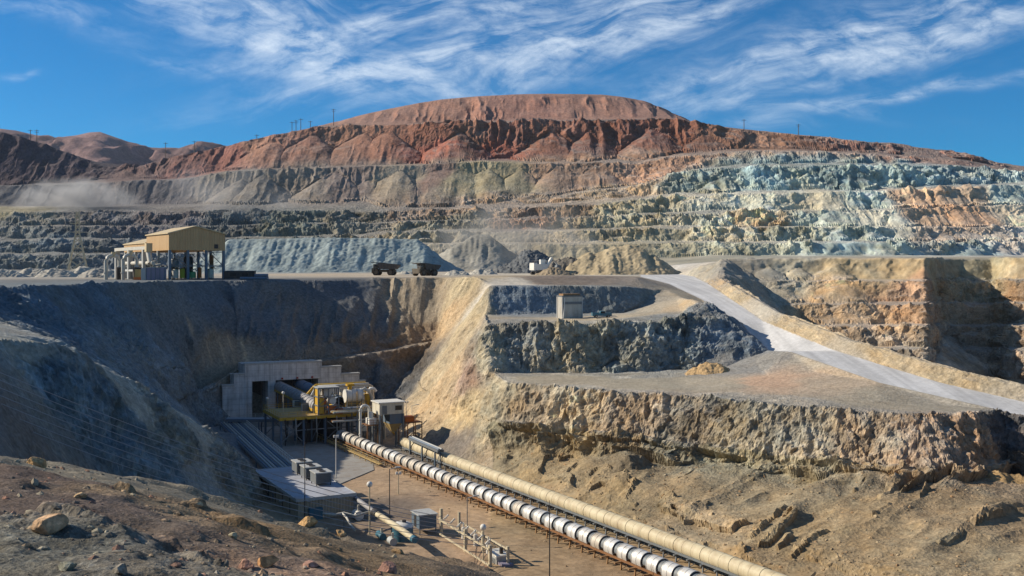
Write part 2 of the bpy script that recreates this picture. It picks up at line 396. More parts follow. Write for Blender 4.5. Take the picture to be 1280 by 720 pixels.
# ------------------------------------------------------------------ rock types, mapped on the survey: column, row, colour (darker or bluer where shaded), crag, flute
from mathutils.bvhtree import BVHTree
TAN, OCH, GRY, TEAL = (176, 152, 112), (182, 140, 92), (142, 136, 124), (120, 150, 142)
RED, PNK, BRN, PALE = (138, 88, 68), (172, 126, 100), (148, 104, 78), (188, 178, 158)
BLU, DGR, SLA = (118, 134, 142), (92, 92, 92), (104, 114, 118)
ANCH = [
    # top dump
    (450, 150, (160, 112, 88), .15, .9), (540, 138, (160, 112, 88), .15, 1.0), (640, 135, (160, 110, 88), .15, 1.1), (740, 135, (160, 112, 88), .15, 1.1), (820, 143, (158, 110, 88), .15, 1.0),
    # red cliff band and slopes
    (330, 185, (158, 114, 90), .5, 1.0), (380, 175, (154, 108, 86), .6, 1.2), (430, 175, (150, 108, 84), .6, 1.1), (480, 180, (170, 116, 86), .3, .6), (540, 172, (130, 86, 68), .8, 1.2),
    (590, 172, (134, 94, 74), .8, 1.2), (640, 168, (138, 90, 70), .8, 1.2), (690, 172, (148, 98, 74), .8, 1.0), (740, 172, (130, 86, 68), .8, 1.1), (800, 168, (138, 88, 68), .8, 1.0),
    (540, 190, (152, 88, 66), .8, .8), (620, 192, (146, 82, 62), .8, .8), (850, 165, (140, 88, 64), .7, 1.0), (900, 170, (140, 96, 70), .7, .8), (950, 180, (166, 120, 88), .5, .4), (1000, 180, (150, 104, 76), .6, .5),
    (1060, 185, (130, 88, 70), 1.0, .6), (1120, 192, (140, 94, 74), 1.1, .6), (1180, 200, (154, 104, 80), 1.1, .6), (1240, 208, (130, 88, 70), 1.0, .5), (1400, 218, (130, 84, 64), 1.0, .5),
    # grey tan cliff
    (300, 232, (128, 118, 104), .5, .9), (380, 230, (136, 122, 106), .5, 1.0), (440, 228, (128, 110, 98), .5, 1.2), (500, 226, (156, 138, 112), .4, .6), (545, 225, (130, 104, 90), .5, 1.2), (580, 226, (150, 138, 104), .5, .6), (640, 222, (158, 144, 108), .4, .5),
    (700, 218, (170, 134, 104), .6, .3), (760, 215, (166, 128, 98), .8, .3), (820, 212, (162, 122, 92), .8, .3),
    # left walls and hills
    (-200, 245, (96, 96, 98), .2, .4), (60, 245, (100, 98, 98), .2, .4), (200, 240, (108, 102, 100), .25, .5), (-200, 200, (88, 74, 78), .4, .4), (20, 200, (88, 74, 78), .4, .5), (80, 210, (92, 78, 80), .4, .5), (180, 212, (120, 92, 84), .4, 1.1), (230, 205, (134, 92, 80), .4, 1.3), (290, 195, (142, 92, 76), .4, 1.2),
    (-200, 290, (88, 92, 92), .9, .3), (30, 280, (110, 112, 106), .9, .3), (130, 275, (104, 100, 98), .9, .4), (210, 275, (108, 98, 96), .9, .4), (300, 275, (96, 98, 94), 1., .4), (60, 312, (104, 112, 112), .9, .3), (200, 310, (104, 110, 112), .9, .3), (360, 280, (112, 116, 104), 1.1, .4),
    (20, 262, (150, 138, 100), .4, .1),
    # centre benches
    (450, 270, (122, 116, 100), 1.1, .4), (520, 262, (140, 116, 94), 1.1, .4), (560, 280, (140, 132, 108), 1.1, .4), (620, 258, (150, 122, 94), 1.1, .3), (650, 275, (146, 110, 84), 1.3, .3), (720, 262, (148, 118, 86), 1.2, .3), (700, 300, (168, 150, 116), .6, .3), (780, 290, (160, 146, 110), 1.0, .3),
    (600, 312, (176, 164, 138), .3, .2), (700, 314, (172, 158, 122), .3, .2), (780, 312, (170, 156, 120), .4, .2), (840, 310, (156, 150, 122), .6, .2), (780, 240, (168, 140, 104), 1.0, .3), (780, 262, (166, 152, 116), 1.1, .3),
    # right teal and tan benches
    (880, 222, (134, 142, 128), 1.2, .3), (960, 222, (134, 150, 142), 1.2, .3), (1060, 222, (126, 144, 138), 1.2, .4), (1140, 220, (122, 138, 132), 1.2, .4), (1220, 222, (144, 154, 146), 1.2, .4), (1270, 220, (150, 160, 148), 1.1, .3),
    (880, 252, (178, 170, 142), 1.0, .3), (950, 250, (176, 172, 146), .7, .3), (1020, 250, (184, 172, 140), .5, .5), (1090, 252, (162, 172, 154), .8, .4), (1150, 248, (176, 140, 104), .6, 1.2), (1220, 248, (172, 146, 116), .6, 1.4), (1270, 250, (150, 160, 146), .7, 1.2),
    (880, 275, (176, 166, 136), 1.2, .3), (950, 275, (176, 152, 114), 1.2, .3), (1030, 275, (160, 168, 150), 1.0, .3), (1100, 275, (182, 176, 152), .5, .8), (1160, 278, (184, 150, 114), .5, 1.0), (1220, 278, (182, 142, 104), .5, 1.0), (1280, 275, (178, 160, 130), .6, .8), (1450, 270, (170, 156, 126), .8, .6),
    (900, 295, (166, 156, 128), 1.2, .3), (1000, 294, (156, 158, 138), 1.2, .3), (1080, 296, (156, 166, 152), 1.1, .3), (1170, 296, (176, 150, 122), .9, .6), (1260, 298, (168, 156, 140), 1.0, .5), (920, 312, (152, 150, 124), .8, .2), (1060, 312, (150, 160, 146), 1.2, .3), (1200, 312, (146, 160, 154), 1.2, .3), (1400, 305, (150, 154, 140), 1.2, .3),
    # right pit
    (940, 338, (150, 142, 124), .5, .2), (1000, 340, (160, 150, 124), .8, .2), (1060, 338, (176, 156, 116), .6, .2), (1120, 340, (170, 146, 104), .6, .2), (1230, 338, (150, 138, 104), .6, .2), (1060, 366, (190, 156, 108), .8, .2), (1130, 368, (172, 134, 98), .8, .2), (1230, 366, (156, 136, 100), 1.1, .2),
    (1080, 395, (178, 150, 114), .9, .2), (1150, 395, (170, 136, 100), .9, .2), (1240, 395, (160, 126, 88), .9, .3), (1130, 420, (164, 142, 114), 1.2, .2), (1240, 420, (156, 128, 96), 1.2, .3), (1200, 450, (150, 130, 106), 1.3, .2), (1400, 400, (160, 134, 100), 1.2, .3),
    # berm, road, terrace
    (930, 368, (170, 150, 114), .5, .3), (1010, 408, (168, 148, 112), .5, .3), (1100, 445, (166, 146, 110), .5, .3), (1200, 478, (164, 144, 108), .5, .3),
    (850, 342, (178, 168, 148), .1, 0), (930, 390, (170, 160, 140), .1, 0), (1060, 450, (164, 152, 130), .1, 0), (1200, 495, (160, 150, 130), .1, 0), (1400, 560, (160, 150, 130), .1, 0),
    (700, 475, (158, 144, 116), .2, 0), (800, 480, (158, 146, 120), .16, 0), (900, 480, (156, 144, 120), .16, 0), (970, 478, (186, 146, 108), .12, 0), (1030, 480, (168, 146, 116), .18, 0), (1100, 500, (148, 136, 112), .3, 0), (1180, 508, (146, 136, 114), .3, 0), (930, 455, (130, 128, 122), .3, 0),
    # cliff under the terrace
    (660, 520, (152, 134, 106), 1.0, .9), (720, 525, (160, 142, 110), 1.2, 1.3), (790, 530, (156, 136, 108), 1.2, 1.4), (860, 535, (146, 134, 112), 1.2, 1.4), (930, 540, (148, 138, 114), 1.1, 1.5), (1010, 548, (146, 134, 110), 1.1, 1.5), (1080, 552, (150, 130, 102), 1.1, 1.5), (1160, 555, (146, 120, 92), 1.1, 1.4), (1215, 555, (156, 126, 94), 1.1, 1.2), (1262, 550, (98, 90, 84), 1.2, .4), (1400, 580, (150, 128, 100), 1.3, .6),
    # mound
    (690, 585, (164, 140, 104), .5, .1), (760, 590, (162, 136, 100), .5, .1), (760, 630, (160, 136, 100), .45, .1), (840, 610, (164, 138, 102), .6, .1), (870, 650, (168, 142, 108), .6, .1), (950, 620, (168, 146, 114), .5, .1), (1000, 650, (172, 144, 104), .6, .1), (1080, 640, (166, 138, 100), .6, .1), (1100, 690, (166, 140, 104), .6, .1), (1200, 640, (160, 132, 96), .7, .1), (1220, 690, (166, 142, 108), .6, .1), (960, 700, (166, 136, 96), .6, .1),
    (560, 560, (120, 110, 98), .4, 0), (620, 585, (150, 132, 104), .4, 0),
    # west slope of the blocks
    (575, 365, (174, 156, 118), .4, .7), (590, 395, (176, 158, 120), .4, .7), (560, 400, (178, 150, 108), .4, .7), (570, 440, (170, 150, 114), .5, .8), (590, 465, (150, 122, 100), .8, .7), (550, 490, (176, 150, 110), .5, .9), (585, 510, (182, 158, 112), .5, .9), (620, 500, (166, 152, 120), .8, .6), (612, 440, (160, 150, 122), .9, .4),
    # pad, its cut and the wall below
    (650, 375, (112, 124, 132), .6, .4), (740, 375, (116, 120, 116), .6, .5), (700, 351, (112, 92, 76), .6, .4), (640, 356, PALE, .1, 0), (740, 398, (178, 158, 122), .15, 0), (840, 385, (176, 152, 114), .15, 0), (815, 390, (160, 148, 124), .1, 0),
    (650, 430, (134, 134, 124), 1.2, .4), (720, 430, (170, 158, 128), 1.3, .6), (780, 435, (132, 134, 124), 1.3, .5), (840, 430, (124, 132, 128), 1.3, .5), (880, 420, (92, 104, 112), 1.1, .4), (920, 425, (94, 106, 114), .7, .3),
    # plateau
    (60, 345, (160, 158, 150), .2, 0), (230, 346, (150, 142, 126), .15, 0), (420, 344, (176, 156, 126), .2, 0), (560, 344, (180, 164, 136), .3, 0), (680, 343, (186, 174, 150), .2, 0), (820, 338, (186, 180, 168), .2, 0), (880, 335, (160, 150, 128), .5, 0), (300, 338, (150, 154, 150), .3, 0), (950, 322, (150, 146, 124), .4, 0),
    # amphitheatre wall: its shade put into darker, bluer colour
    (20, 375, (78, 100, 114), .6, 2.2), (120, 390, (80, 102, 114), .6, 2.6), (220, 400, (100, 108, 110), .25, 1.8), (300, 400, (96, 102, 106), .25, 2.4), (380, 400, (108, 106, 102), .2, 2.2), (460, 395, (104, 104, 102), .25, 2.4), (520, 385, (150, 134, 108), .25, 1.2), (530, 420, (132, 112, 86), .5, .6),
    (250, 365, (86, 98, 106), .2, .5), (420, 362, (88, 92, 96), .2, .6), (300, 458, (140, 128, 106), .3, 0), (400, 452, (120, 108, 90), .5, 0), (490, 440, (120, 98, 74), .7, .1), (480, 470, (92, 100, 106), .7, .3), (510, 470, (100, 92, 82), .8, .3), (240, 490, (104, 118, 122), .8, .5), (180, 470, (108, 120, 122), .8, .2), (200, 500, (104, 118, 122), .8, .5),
    # left ridge: near face takes a bluer colour for its shade
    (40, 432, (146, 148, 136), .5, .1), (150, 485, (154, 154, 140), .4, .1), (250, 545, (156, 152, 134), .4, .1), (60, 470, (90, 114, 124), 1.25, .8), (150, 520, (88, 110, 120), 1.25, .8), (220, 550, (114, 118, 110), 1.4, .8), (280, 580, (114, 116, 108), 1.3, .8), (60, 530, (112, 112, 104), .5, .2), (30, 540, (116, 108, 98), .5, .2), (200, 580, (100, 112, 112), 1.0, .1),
    # pit floor
    (420, 570, (110, 112, 110), .1, 0), (480, 600, (168, 138, 102), .25, 0), (560, 640, (176, 144, 104), .3, 0), (690, 700, (170, 138, 102), .3, 0), (620, 620, (160, 128, 94), .3, 0), (520, 640, (120, 104, 88), .25, 0), (380, 560, (104, 110, 114), .1, 0), (760, 700, (170, 136, 100), .3, 0),
    # foreground
    (60, 600, (112, 94, 84), .5, 0), (150, 600, (146, 138, 120), .4, 0), (250, 605, (140, 140, 130), .4, 0), (180, 625, (160, 132, 94), .7, 0), (280, 665, (154, 126, 92), .7, 0), (120, 640, (116, 98, 88), .6, 0), (60, 690, (120, 120, 110), 1.0, 0), (180, 700, (128, 122, 110), .9, 0), (330, 640, (150, 132, 100), .5, 0), (400, 680, (150, 122, 84), .5, 0), (320, 712, (156, 124, 100), .8, 0), (480, 690, (140, 118, 88), .5, 0), (560, 710, (130, 112, 92), .5, 0), (200, 665, (124, 106, 92), .6, 0),
]
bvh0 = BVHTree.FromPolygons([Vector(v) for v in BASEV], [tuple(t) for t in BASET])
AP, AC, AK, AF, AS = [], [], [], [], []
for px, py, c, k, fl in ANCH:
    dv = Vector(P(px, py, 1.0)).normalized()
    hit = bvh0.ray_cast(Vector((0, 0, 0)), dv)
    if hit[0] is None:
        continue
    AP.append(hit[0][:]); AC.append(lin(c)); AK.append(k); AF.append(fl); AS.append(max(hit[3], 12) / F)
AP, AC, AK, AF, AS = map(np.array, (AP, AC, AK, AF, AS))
print("anchors", len(AP), "of", len(ANCH))


def talus(V, cones):
    """loose rock lies in cones against the faces at its angle of repose"""
    add = np.zeros(len(V))
    for (x, y, z), t, reach in cones:
        dx, dy = V[:, 0] - x, V[:, 1] - y
        r = np.hypot(dx, dy)
        k = np.nonzero(r < reach)[0]
        if len(k):
            nz = z - t * np.sqrt(r[k] ** 2 + 1.5) * (1 + 0.05 * np.sin(np.arctan2(dy[k], dx[k]) * 4 + x))
            lift = np.maximum(nz - V[k, 2], 0)
            V[k, 2] += lift
            add[k] = np.maximum(add[k], lift)
    return V, add


def rock_type(V):
    """blend the mapped rock types over the surface (3-D distance, uneven boundaries)"""
    s = np.maximum(np.linalg.norm(V, axis=1), 12) / F
    n = len(V)
    wv = np.zeros((n, 3), np.float32)
    for wl, am in ((60.0, 1.0), (14.0, 1.0), (3.0, 1.0)):
        k = np.clip(1.2 - np.abs(np.log(wl / (s * 45)) / 1.6), 0, 1)
        for j in range(3):
            wv[:, j] += (k * vnoise(V / wl + 31 * j, 500 + j)).astype(np.float32)
    Q = (V + wv * (16 * s)[:, None]).astype(np.float32)
    out = np.zeros((n, 5), np.float32)
    m_ = AC.mean(1, keepdims=True)
    attr = np.concatenate([m_ + 0.80 * (AC - m_), AK[:, None], AF[:, None]], 1).astype(np.float32)
    A = AP.astype(np.float32)
    iS = (1 / AS).astype(np.float32)
    A2 = (A ** 2).sum(1)
    for i in range(0, n, 40000):
        q = Q[i:i + 40000]
        d2 = np.maximum((q ** 2).sum(1)[:, None] + A2[None] - 2 * q @ A.T, 0) * (iS ** 2)[None]
        w = 1 / (d2 + 120.0) ** 3
        out[i:i + 40000] = (w @ attr) / w.sum(1, keepdims=True)
    return out


_t0 = time.time()
V = relax(V, T, 5, 0.5)
print("relax", round(time.time() - _t0, 1)); _t0 = time.time()
CONES = []
_r = np.random.default_rng(5)


def cone_at(px, py, t=0.68, reach=60):
    h = bvh0.ray_cast(Vector((0, 0, 0)), Vector(P(px, py, 1.0)).normalized())
    if h[0] is not None:
        CONES.append((h[0][:], t, reach))


for px, py in ((1040, 244), (1062, 246), (1095, 262), (1098, 266), (1130, 243), (1150, 243), (1170, 242), (1192, 244), (1215, 240), (1240, 242), (1262, 240),
               (1150, 266), (1176, 265), (1205, 264), (1215, 266), (1240, 264), (1275, 262), (1100, 284), (1150, 290), (1190, 288), (1230, 288), (1270, 288),
               (1042, 326), (1000, 332), (960, 330), (840, 268), (760, 258), (690, 296), (700, 292), (590, 246), (560, 250), (640, 262), (880, 290), (930, 268)):
    cone_at(px, py)
for i in range(34):
    cone_at(1030 + i * 9.5 + _r.uniform(-6, 6), (243, 265, 286, 304)[i % 4] + _r.uniform(-2, 2), 0.60, 70)
for i in range(45):
    cone_at(_r.uniform(-60, 1340), _r.choice([272, 290, 308, 248]) + _r.uniform(-2, 4), 0.7, 40)
for i in range(3):
    cone_at(_r.uniform(1020, 1320), _r.choice([368, 396, 424, 455]) + _r.uniform(-3, 4), 0.75, 25)
for i in range(13):
    cone_at(_r.uniform(640, 1230), 562 + (0.03 * i) + _r.uniform(-10, 14), 0.75, 20)
for i in range(8):
    cone_at(_r.uniform(640, 900), 448 + _r.uniform(-6, 8), 0.75, 20)
for px, py in ((345, 176), (392, 168), (455, 166), (486, 164), (575, 166), (690, 164), (735, 166), (815, 160), (880, 164), (950, 172), (1010, 178), (1075, 186),
               (330, 218), (420, 214), (500, 212), (540, 216), (610, 210), (650, 212), (700, 206), (745, 204), (790, 202), (840, 200), (900, 198)):
    cone_at(px, py, 0.62, 150)
for i in range(30):
    cone_at(_r.uniform(-60, 1340), _r.uniform(214, 240), 0.66, 60)
V, TAL = talus(V, CONES)
# the dumped mound beside the conveyors: eroded ridges running down towards them
rel = V[:, :2] - CB0[None]
al_, ac_ = rel @ CDIR, rel @ CNOR
mk_ = sm(5.5, 12, ac_) * sm(-33.8, -35.2, V[:, 2]) * sm(245, 225, V[:, 1]) * sm(95, 110, V[:, 1])
pp_ = np.stack([al_ / 13 + 0.25 * ac_ / 13, ac_ / 30, al_ * 0], 1)
pp_ = pp_ + 0.3 * np.stack([vnoise(pp_ * 2.1 + 3, 41), vnoise(pp_ * 2.1 + 8, 42), al_ * 0], 1)
pq_ = np.stack([al_ / 5.5 + 0.3 * ac_ / 5.5, ac_ / 12, al_ * 0 + 4], 1)
V[:, 2] += mk_ * (0.55 * (0.55 - 1.6 * np.abs(vnoise(pp_, 43))) + 1.3 * vnoise(pp_ * 0.6, 47) + 0.4 * (0.5 - 1.5 * np.abs(vnoise(pq_, 44))))
# slumped toe of the west slope
sl_k = (sm(-36.5, -38.0, V[:, 2]) * ((V[:, 0] > -36) & (V[:, 0] < 0) & (V[:, 1] > 224) & (V[:, 1] < 300)))
V = relax(V, T, 40, 0.5, keep=1 - sl_k)
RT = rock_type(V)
print("rock types", round(time.time() - _t0, 1)); _t0 = time.time()


def blocks(p, seed):
    """angular blocks: every jittered cell has its own tilted fracture plane"""
    i0 = np.floor(p - 0.5).astype(np.int64)
    best = np.full(len(p), 1e9); val = np.zeros(len(p))
    for dx in (0, 1):
        for dy in (0, 1):
            for dz in (0, 1):
                c = i0 + np.array([dx, dy, dz])
                h = [_hash(c[:, 0], c[:, 1], c[:, 2], seed + q) for q in range(4)]
                d = p - (c + 0.5 + 0.42 * np.stack(h[:3], 1))
                r = (d ** 2).sum(1)
                k = r < best
                best[k] = r[k]
                pl = 0.55 * h[3] + 0.8 * (d[:, 0] * h[1] + d[:, 1] * h[2] + d[:, 2] * h[0])
                val[k] = pl[k]
    return val


def displace(V, T, crag, flute, gentle, seed=0):
    s = np.maximum(np.linalg.norm(V, axis=1), 12) / F
    N = vnormals(V, T)
    steep = sm(0.02, 0.17, 1 - N[:, 2])
    disp = np.zeros(len(V))
    cav = np.zeros(len(V))                                   # relief value: colour goes darker in hollows, lighter on ridges
    fvar = np.clip(0.75 + 0.9 * vnoise(V / (s * 55)[:, None].mean(), seed + 400), 0.15, 1.6)
    wl = 64.0
    while wl > 0.12:
        px = wl / s
        hi = 24 + 60 * (gentle > 0.9) + 45 * (np.abs(gentle - 0.8) < 0.01)
        w = sm(2.0, 5, px) * (1 - sm(hi, 2.2 * hi, px))
        k = np.nonzero(w > 0.01)[0]
        if len(k):
            p = V[k] / wl
            p = p + 0.35 * np.stack([vnoise(p * 1.7 + 5, seed + 71), vnoise(p * 1.7 + 9, seed + 72), vnoise(p * 1.7 + 13, seed + 73)], 1)
            p[:, 2] *= 0.75 - 0.4 * sm(0.25, 0.7, flute[k]) * steep[k]
            nz = vnoise(p, seed + int(wl * 10) % 97)
            rid = 1 - 2.2 * np.abs(nz)
            val = np.where(steep[k] > 0.3, rid, nz * 0.9)
            a = crag[k] * (gentle[k] + (1 - gentle[k]) * steep[k]) * 0.13 * wl * w[k]
            disp[k] += a * val
            cav[k] += w[k] * val
            # blocky fracture faces
            wb_ = sm(4.5, 7, px[k]) * (1 - sm(14, 28, px[k])) * steep[k] * sm(0.55, 1.1, crag[k])
            q = np.nonzero(wb_ > 0.02)[0]
            if len(q):
                disp[k[q]] += wb_[q] * 0.19 * wl * crag[k[q]] * blocks(V[k[q]] / wl * np.array([1.15, 1.15, 0.62]), seed + 55)
            # runs and flutes down the faces
            px2 = px[k]
            wf = sm(3, 5, px2) * (1 - sm(16, 26, px2)) * steep[k] * flute[k] * fvar[k]
            q = np.nonzero(wf > 0.02)[0]
            if len(q):
                pf = V[k[q]] / wl
                pf = pf + 0.3 * vnoise(pf * 0.6, seed + 7)[:, None]
                gx, gy = np.abs(N[k[q], 0]) + 1e-6, np.abs(N[k[q], 1]) + 1e-6
                bl = sm(0.3, 0.7, gx / (gx + gy))
                nf = (1 - bl) * vnoise(pf * np.array([1, 0.13, 0.10]), seed + 91) + bl * vnoise(pf * np.array([0.13, 1, 0.10]), seed + 92)
                disp[k[q]] += wf[q] * 0.17 * wl * (1 - 2.4 * np.abs(nf))
                cav[k[q]] += 0.8 * wf[q] * (1 - 2.4 * np.abs(nf))
        wl /= 2.0
    return V + N * disp[:, None], cav


REGV = np.zeros(len(V), int)
crag, flute = RT[:, 3].astype(float), RT[:, 4].astype(float)
loose = sm(0.2, 1.5, TAL)
crag *= 1 - 0.65 * loose
flute = flute * (1 - loose) + 0.5 * loose * (V[:, 1] > 600)
flute *= sm(-36.5, -33.5, V[:, 2])
for reg, lim in ((5, 0.07), (4, 0.25), (2, 0.5)):
    vv = np.unique(T[R == reg])
    crag[vv] = np.minimum(crag[vv], lim)
    if reg != 2:
        flute[vv] = 0
gentle = np.full(len(V), 0.3)
gentle[(V[:, 2] < -34) & (V[:, 0] > -4) & (V[:, 1] < 235)] = 0.8
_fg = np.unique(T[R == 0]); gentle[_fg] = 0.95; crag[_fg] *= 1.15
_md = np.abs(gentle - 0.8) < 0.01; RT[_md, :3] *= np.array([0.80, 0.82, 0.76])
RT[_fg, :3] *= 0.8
V, CAV = displace(V, T, crag, flute, gentle)
print("displace", round(time.time() - _t0, 1)); _t0 = time.time()


def colour(V, T, RT, cav, seed=0):
    """rock colour, painted shade included: mapped type, strata, mineral patches, dust on flats, fresh dark and pale stone"""
    s = np.maximum(np.linalg.norm(V, axis=1), 12) / F
    N = vnormals(V, T)
    C = RT[:, :3].astype(np.float64)
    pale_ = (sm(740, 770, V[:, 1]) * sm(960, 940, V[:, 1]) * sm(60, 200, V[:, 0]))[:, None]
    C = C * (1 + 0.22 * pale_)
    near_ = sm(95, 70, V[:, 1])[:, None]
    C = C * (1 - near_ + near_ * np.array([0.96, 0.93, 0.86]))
    flat = sm(0.80, 0.96, N[:, 2])
    wl = 80.0
    val = np.zeros(len(V)); hue = np.zeros(len(V))
    while wl > 0.1:
        px = wl / s
        w = sm(2, 6, px) * (1 - sm(60, 140, px))
        k = np.nonzero(w > 0.01)[0]
        if len(k):
            val[k] += w[k] * vnoise(V[k] / wl, seed + 201 + int(wl))
            hue[k] += w[k] * vnoise(V[k] / wl + 50, seed + 301 + int(wl))
        wl /= 2.0
    rough = np.clip(RT[:, 3], 0.25, 1.2)
    C *= np.exp(rough * (0.24 * val + 0.06 * cav))[:, None]
    warm = np.array([1.10, 0.99, 0.84]); cool = np.array([0.90, 1.0, 1.10])
    h = (rough * hue * 0.55)[:, None]
    C = np.where(h > 0, C * (1 + h * (warm - 1)), C * (1 - h * (cool - 1)))
    m = C.mean(1, keepdims=True)
    fd = flat * (0.18 + 0.35 * sm(0.4, 0.8, RT[:, 3])) * (1 - 0.75 * near_[:, 0]) * (1 - 0.8 * sm(-33, -35, V[:, 2]))
    dust = np.array([1.06, 1.0, 0.88]) * (m * 0.6 + 0.20)
    return np.clip(C * (1 - fd[:, None]) + dust * fd[:, None], 0.015, 0.62)


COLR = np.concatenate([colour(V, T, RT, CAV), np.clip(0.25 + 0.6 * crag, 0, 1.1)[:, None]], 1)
rv = np.setdiff1d(np.unique(T[R == 5]), np.unique(T[R != 5]))
COLR[rv, :3] = lin((198, 197, 194))[None] * (0.92 + 0.08 * vnoise(V[rv] / 9.0, 77) + 0.05 * vnoise(V[rv] / 2.0, 78))[:, None]
print("colour", round(time.time() - _t0, 1)); _t0 = time.time()


def pale_run(px0, py0, px1, py1, width, col, k):
    """paler colour blended in a narrow run down the wall"""
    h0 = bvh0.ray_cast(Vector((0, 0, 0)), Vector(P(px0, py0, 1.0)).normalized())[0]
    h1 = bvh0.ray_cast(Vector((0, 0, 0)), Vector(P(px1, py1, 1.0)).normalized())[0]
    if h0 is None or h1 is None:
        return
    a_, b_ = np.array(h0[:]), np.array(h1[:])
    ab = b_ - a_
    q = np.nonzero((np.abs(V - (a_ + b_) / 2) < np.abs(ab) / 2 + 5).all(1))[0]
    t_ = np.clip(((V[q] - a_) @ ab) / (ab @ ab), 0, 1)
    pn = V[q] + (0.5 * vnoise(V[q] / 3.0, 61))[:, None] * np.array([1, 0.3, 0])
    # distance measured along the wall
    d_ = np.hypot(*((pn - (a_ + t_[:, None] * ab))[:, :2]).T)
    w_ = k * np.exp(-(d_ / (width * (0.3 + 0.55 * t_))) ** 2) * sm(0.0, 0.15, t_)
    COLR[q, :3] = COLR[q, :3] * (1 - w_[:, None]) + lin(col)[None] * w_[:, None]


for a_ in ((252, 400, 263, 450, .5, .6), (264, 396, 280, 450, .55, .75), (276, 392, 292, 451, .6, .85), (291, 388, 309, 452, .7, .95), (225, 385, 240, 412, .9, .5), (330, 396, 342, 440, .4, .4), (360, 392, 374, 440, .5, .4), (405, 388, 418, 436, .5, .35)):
    pale_run(a_[0], a_[1], a_[2], a_[3], a_[4], (190, 170, 138), a_[5])


# ------------------------------------------------------------------ materials for ground and rock
def nodes_of(m):
    m.use_nodes = True
    nt = m.node_tree
    return nt, nt.nodes, nt.links, nt.nodes["Principled BSDF"]


def rock_material(name, size, bump=0.6, var=0.35, speck=0.5):
    m = bpy.data.materials.new(name)
    nt, nd, lk, bs = nodes_of(m)
    at = nd.new("ShaderNodeAttribute"); at.attribute_name = "rock"
    tc = nd.new("ShaderNodeTexCoord")
    n1_ = nd.new("ShaderNodeTexNoise"); n1_.inputs["Scale"].default_value = 1 / size; n1_.inputs["Detail"].default_value = 6; n1_.inputs["Roughness"].default_value = 0.68
    n2_ = nd.new("ShaderNodeTexVoronoi"); n2_.inputs["Scale"].default_value = 1.6 / size
    lk.new(tc.outputs["Object"], n1_.inputs["Vector"])
    mx = nd.new("ShaderNodeMixRGB"); mx.blend_type = "ADD"; mx.inputs[0].default_value = 0.25
    lk.new(tc.outputs["Object"], mx.inputs[1]); lk.new(n1_.outputs["Color"], mx.inputs[2])
    lk.new(mx.outputs[0], n2_.inputs["Vector"])
    mr = nd.new("ShaderNodeMapRange"); mr.inputs[1].default_value = 0.3; mr.inputs[2].default_value = 0.7
    mr.inputs[3].default_value = 1 - var; mr.inputs[4].default_value = 1 + var
    lk.new(n1_.outputs["Fac"], mr.inputs[0])
    sp = nd.new("ShaderNodeMapRange"); sp.inputs[1].default_value = 0.0; sp.inputs[2].default_value = 1.0
    sp.inputs[3].default_value = 1 - 0.3 * speck; sp.inputs[4].default_value = 1 + 0.3 * speck
    sep = nd.new("ShaderNodeSeparateColor"); lk.new(n2_.outputs["Color"], sep.inputs[0]); lk.new(sep.outputs[0], sp.inputs[0])
    mul = nd.new("ShaderNodeMath"); mul.operation = "MULTIPLY"; lk.new(mr.outputs[0], mul.inputs[0]); lk.new(sp.outputs[0], mul.inputs[1])
    vm = nd.new("ShaderNodeVectorMath"); vm.operation = "SCALE"; lk.new(at.outputs["Color"], vm.inputs[0]); lk.new(mul.outputs[0], vm.inputs["Scale"])
    lk.new(vm.outputs[0], bs.inputs["Base Color"])
    bs.inputs["Roughness"].default_value = 0.95
    bs.inputs["Specular IOR Level"].default_value = 0.12
    ht = nd.new("ShaderNodeMath"); ht.operation = "MULTIPLY_ADD"; ht.inputs[1].default_value = 0.45
    lk.new(n2_.outputs["Distance"], ht.inputs[0]); lk.new(n1_.outputs["Fac"], ht.inputs[2])
    bp = nd.new("ShaderNodeBump"); bp.inputs["Strength"].default_value = bump; bp.inputs["Distance"].default_value = size * 0.6
    bs_ = nd.new("ShaderNodeMath"); bs_.operation = "MULTIPLY"; bs_.inputs[1].default_value = bump; bs_.use_clamp = True; lk.new(at.outputs["Alpha"], bs_.inputs[0]); lk.new(bs_.outputs[0], bp.inputs["Strength"])
    lk.new(ht.outputs[0], bp.inputs["Height"]); lk.new(bp.outputs[0], bs.inputs["Normal"])
    return m


def road_material(name):
    m = rock_material(name, 1.2, 0.15, 0.10, 0.2)
    nt = m.node_tree; nd, lk = nt.nodes, nt.links
    bs = nd["Principled BSDF"]
    src = bs.inputs["Base Color"].links[0].from_socket
    tc = nd.new("ShaderNodeTexCoord"); mp = nd.new("ShaderNodeMapping"); mp.inputs["Scale"].default_value = (0.55, 0.012, 0.1)
    lk.new(tc.outputs["Object"], mp.inputs[0])
    nz = nd.new("ShaderNodeTexNoise"); nz.inputs["Scale"].default_value = 1.0; nz.inputs["Detail"].default_value = 3
    lk.new(mp.outputs[0], nz.inputs["Vector"])
    mr = nd.new("ShaderNodeMapRange"); mr.inputs[1].default_value = 0.35; mr.inputs[2].default_value = 0.65; mr.inputs[3].default_value = 0.86; mr.inputs[4].default_value = 1.1
    lk.new(nz.outputs["Fac"], mr.inputs[0])
    vm = nd.new("ShaderNodeVectorMath"); vm.operation = "SCALE"; lk.new(src, vm.inputs[0]); lk.new(mr.outputs[0], vm.inputs["Scale"])
    lk.new(vm.outputs[0], bs.inputs["Base Color"])
    return m


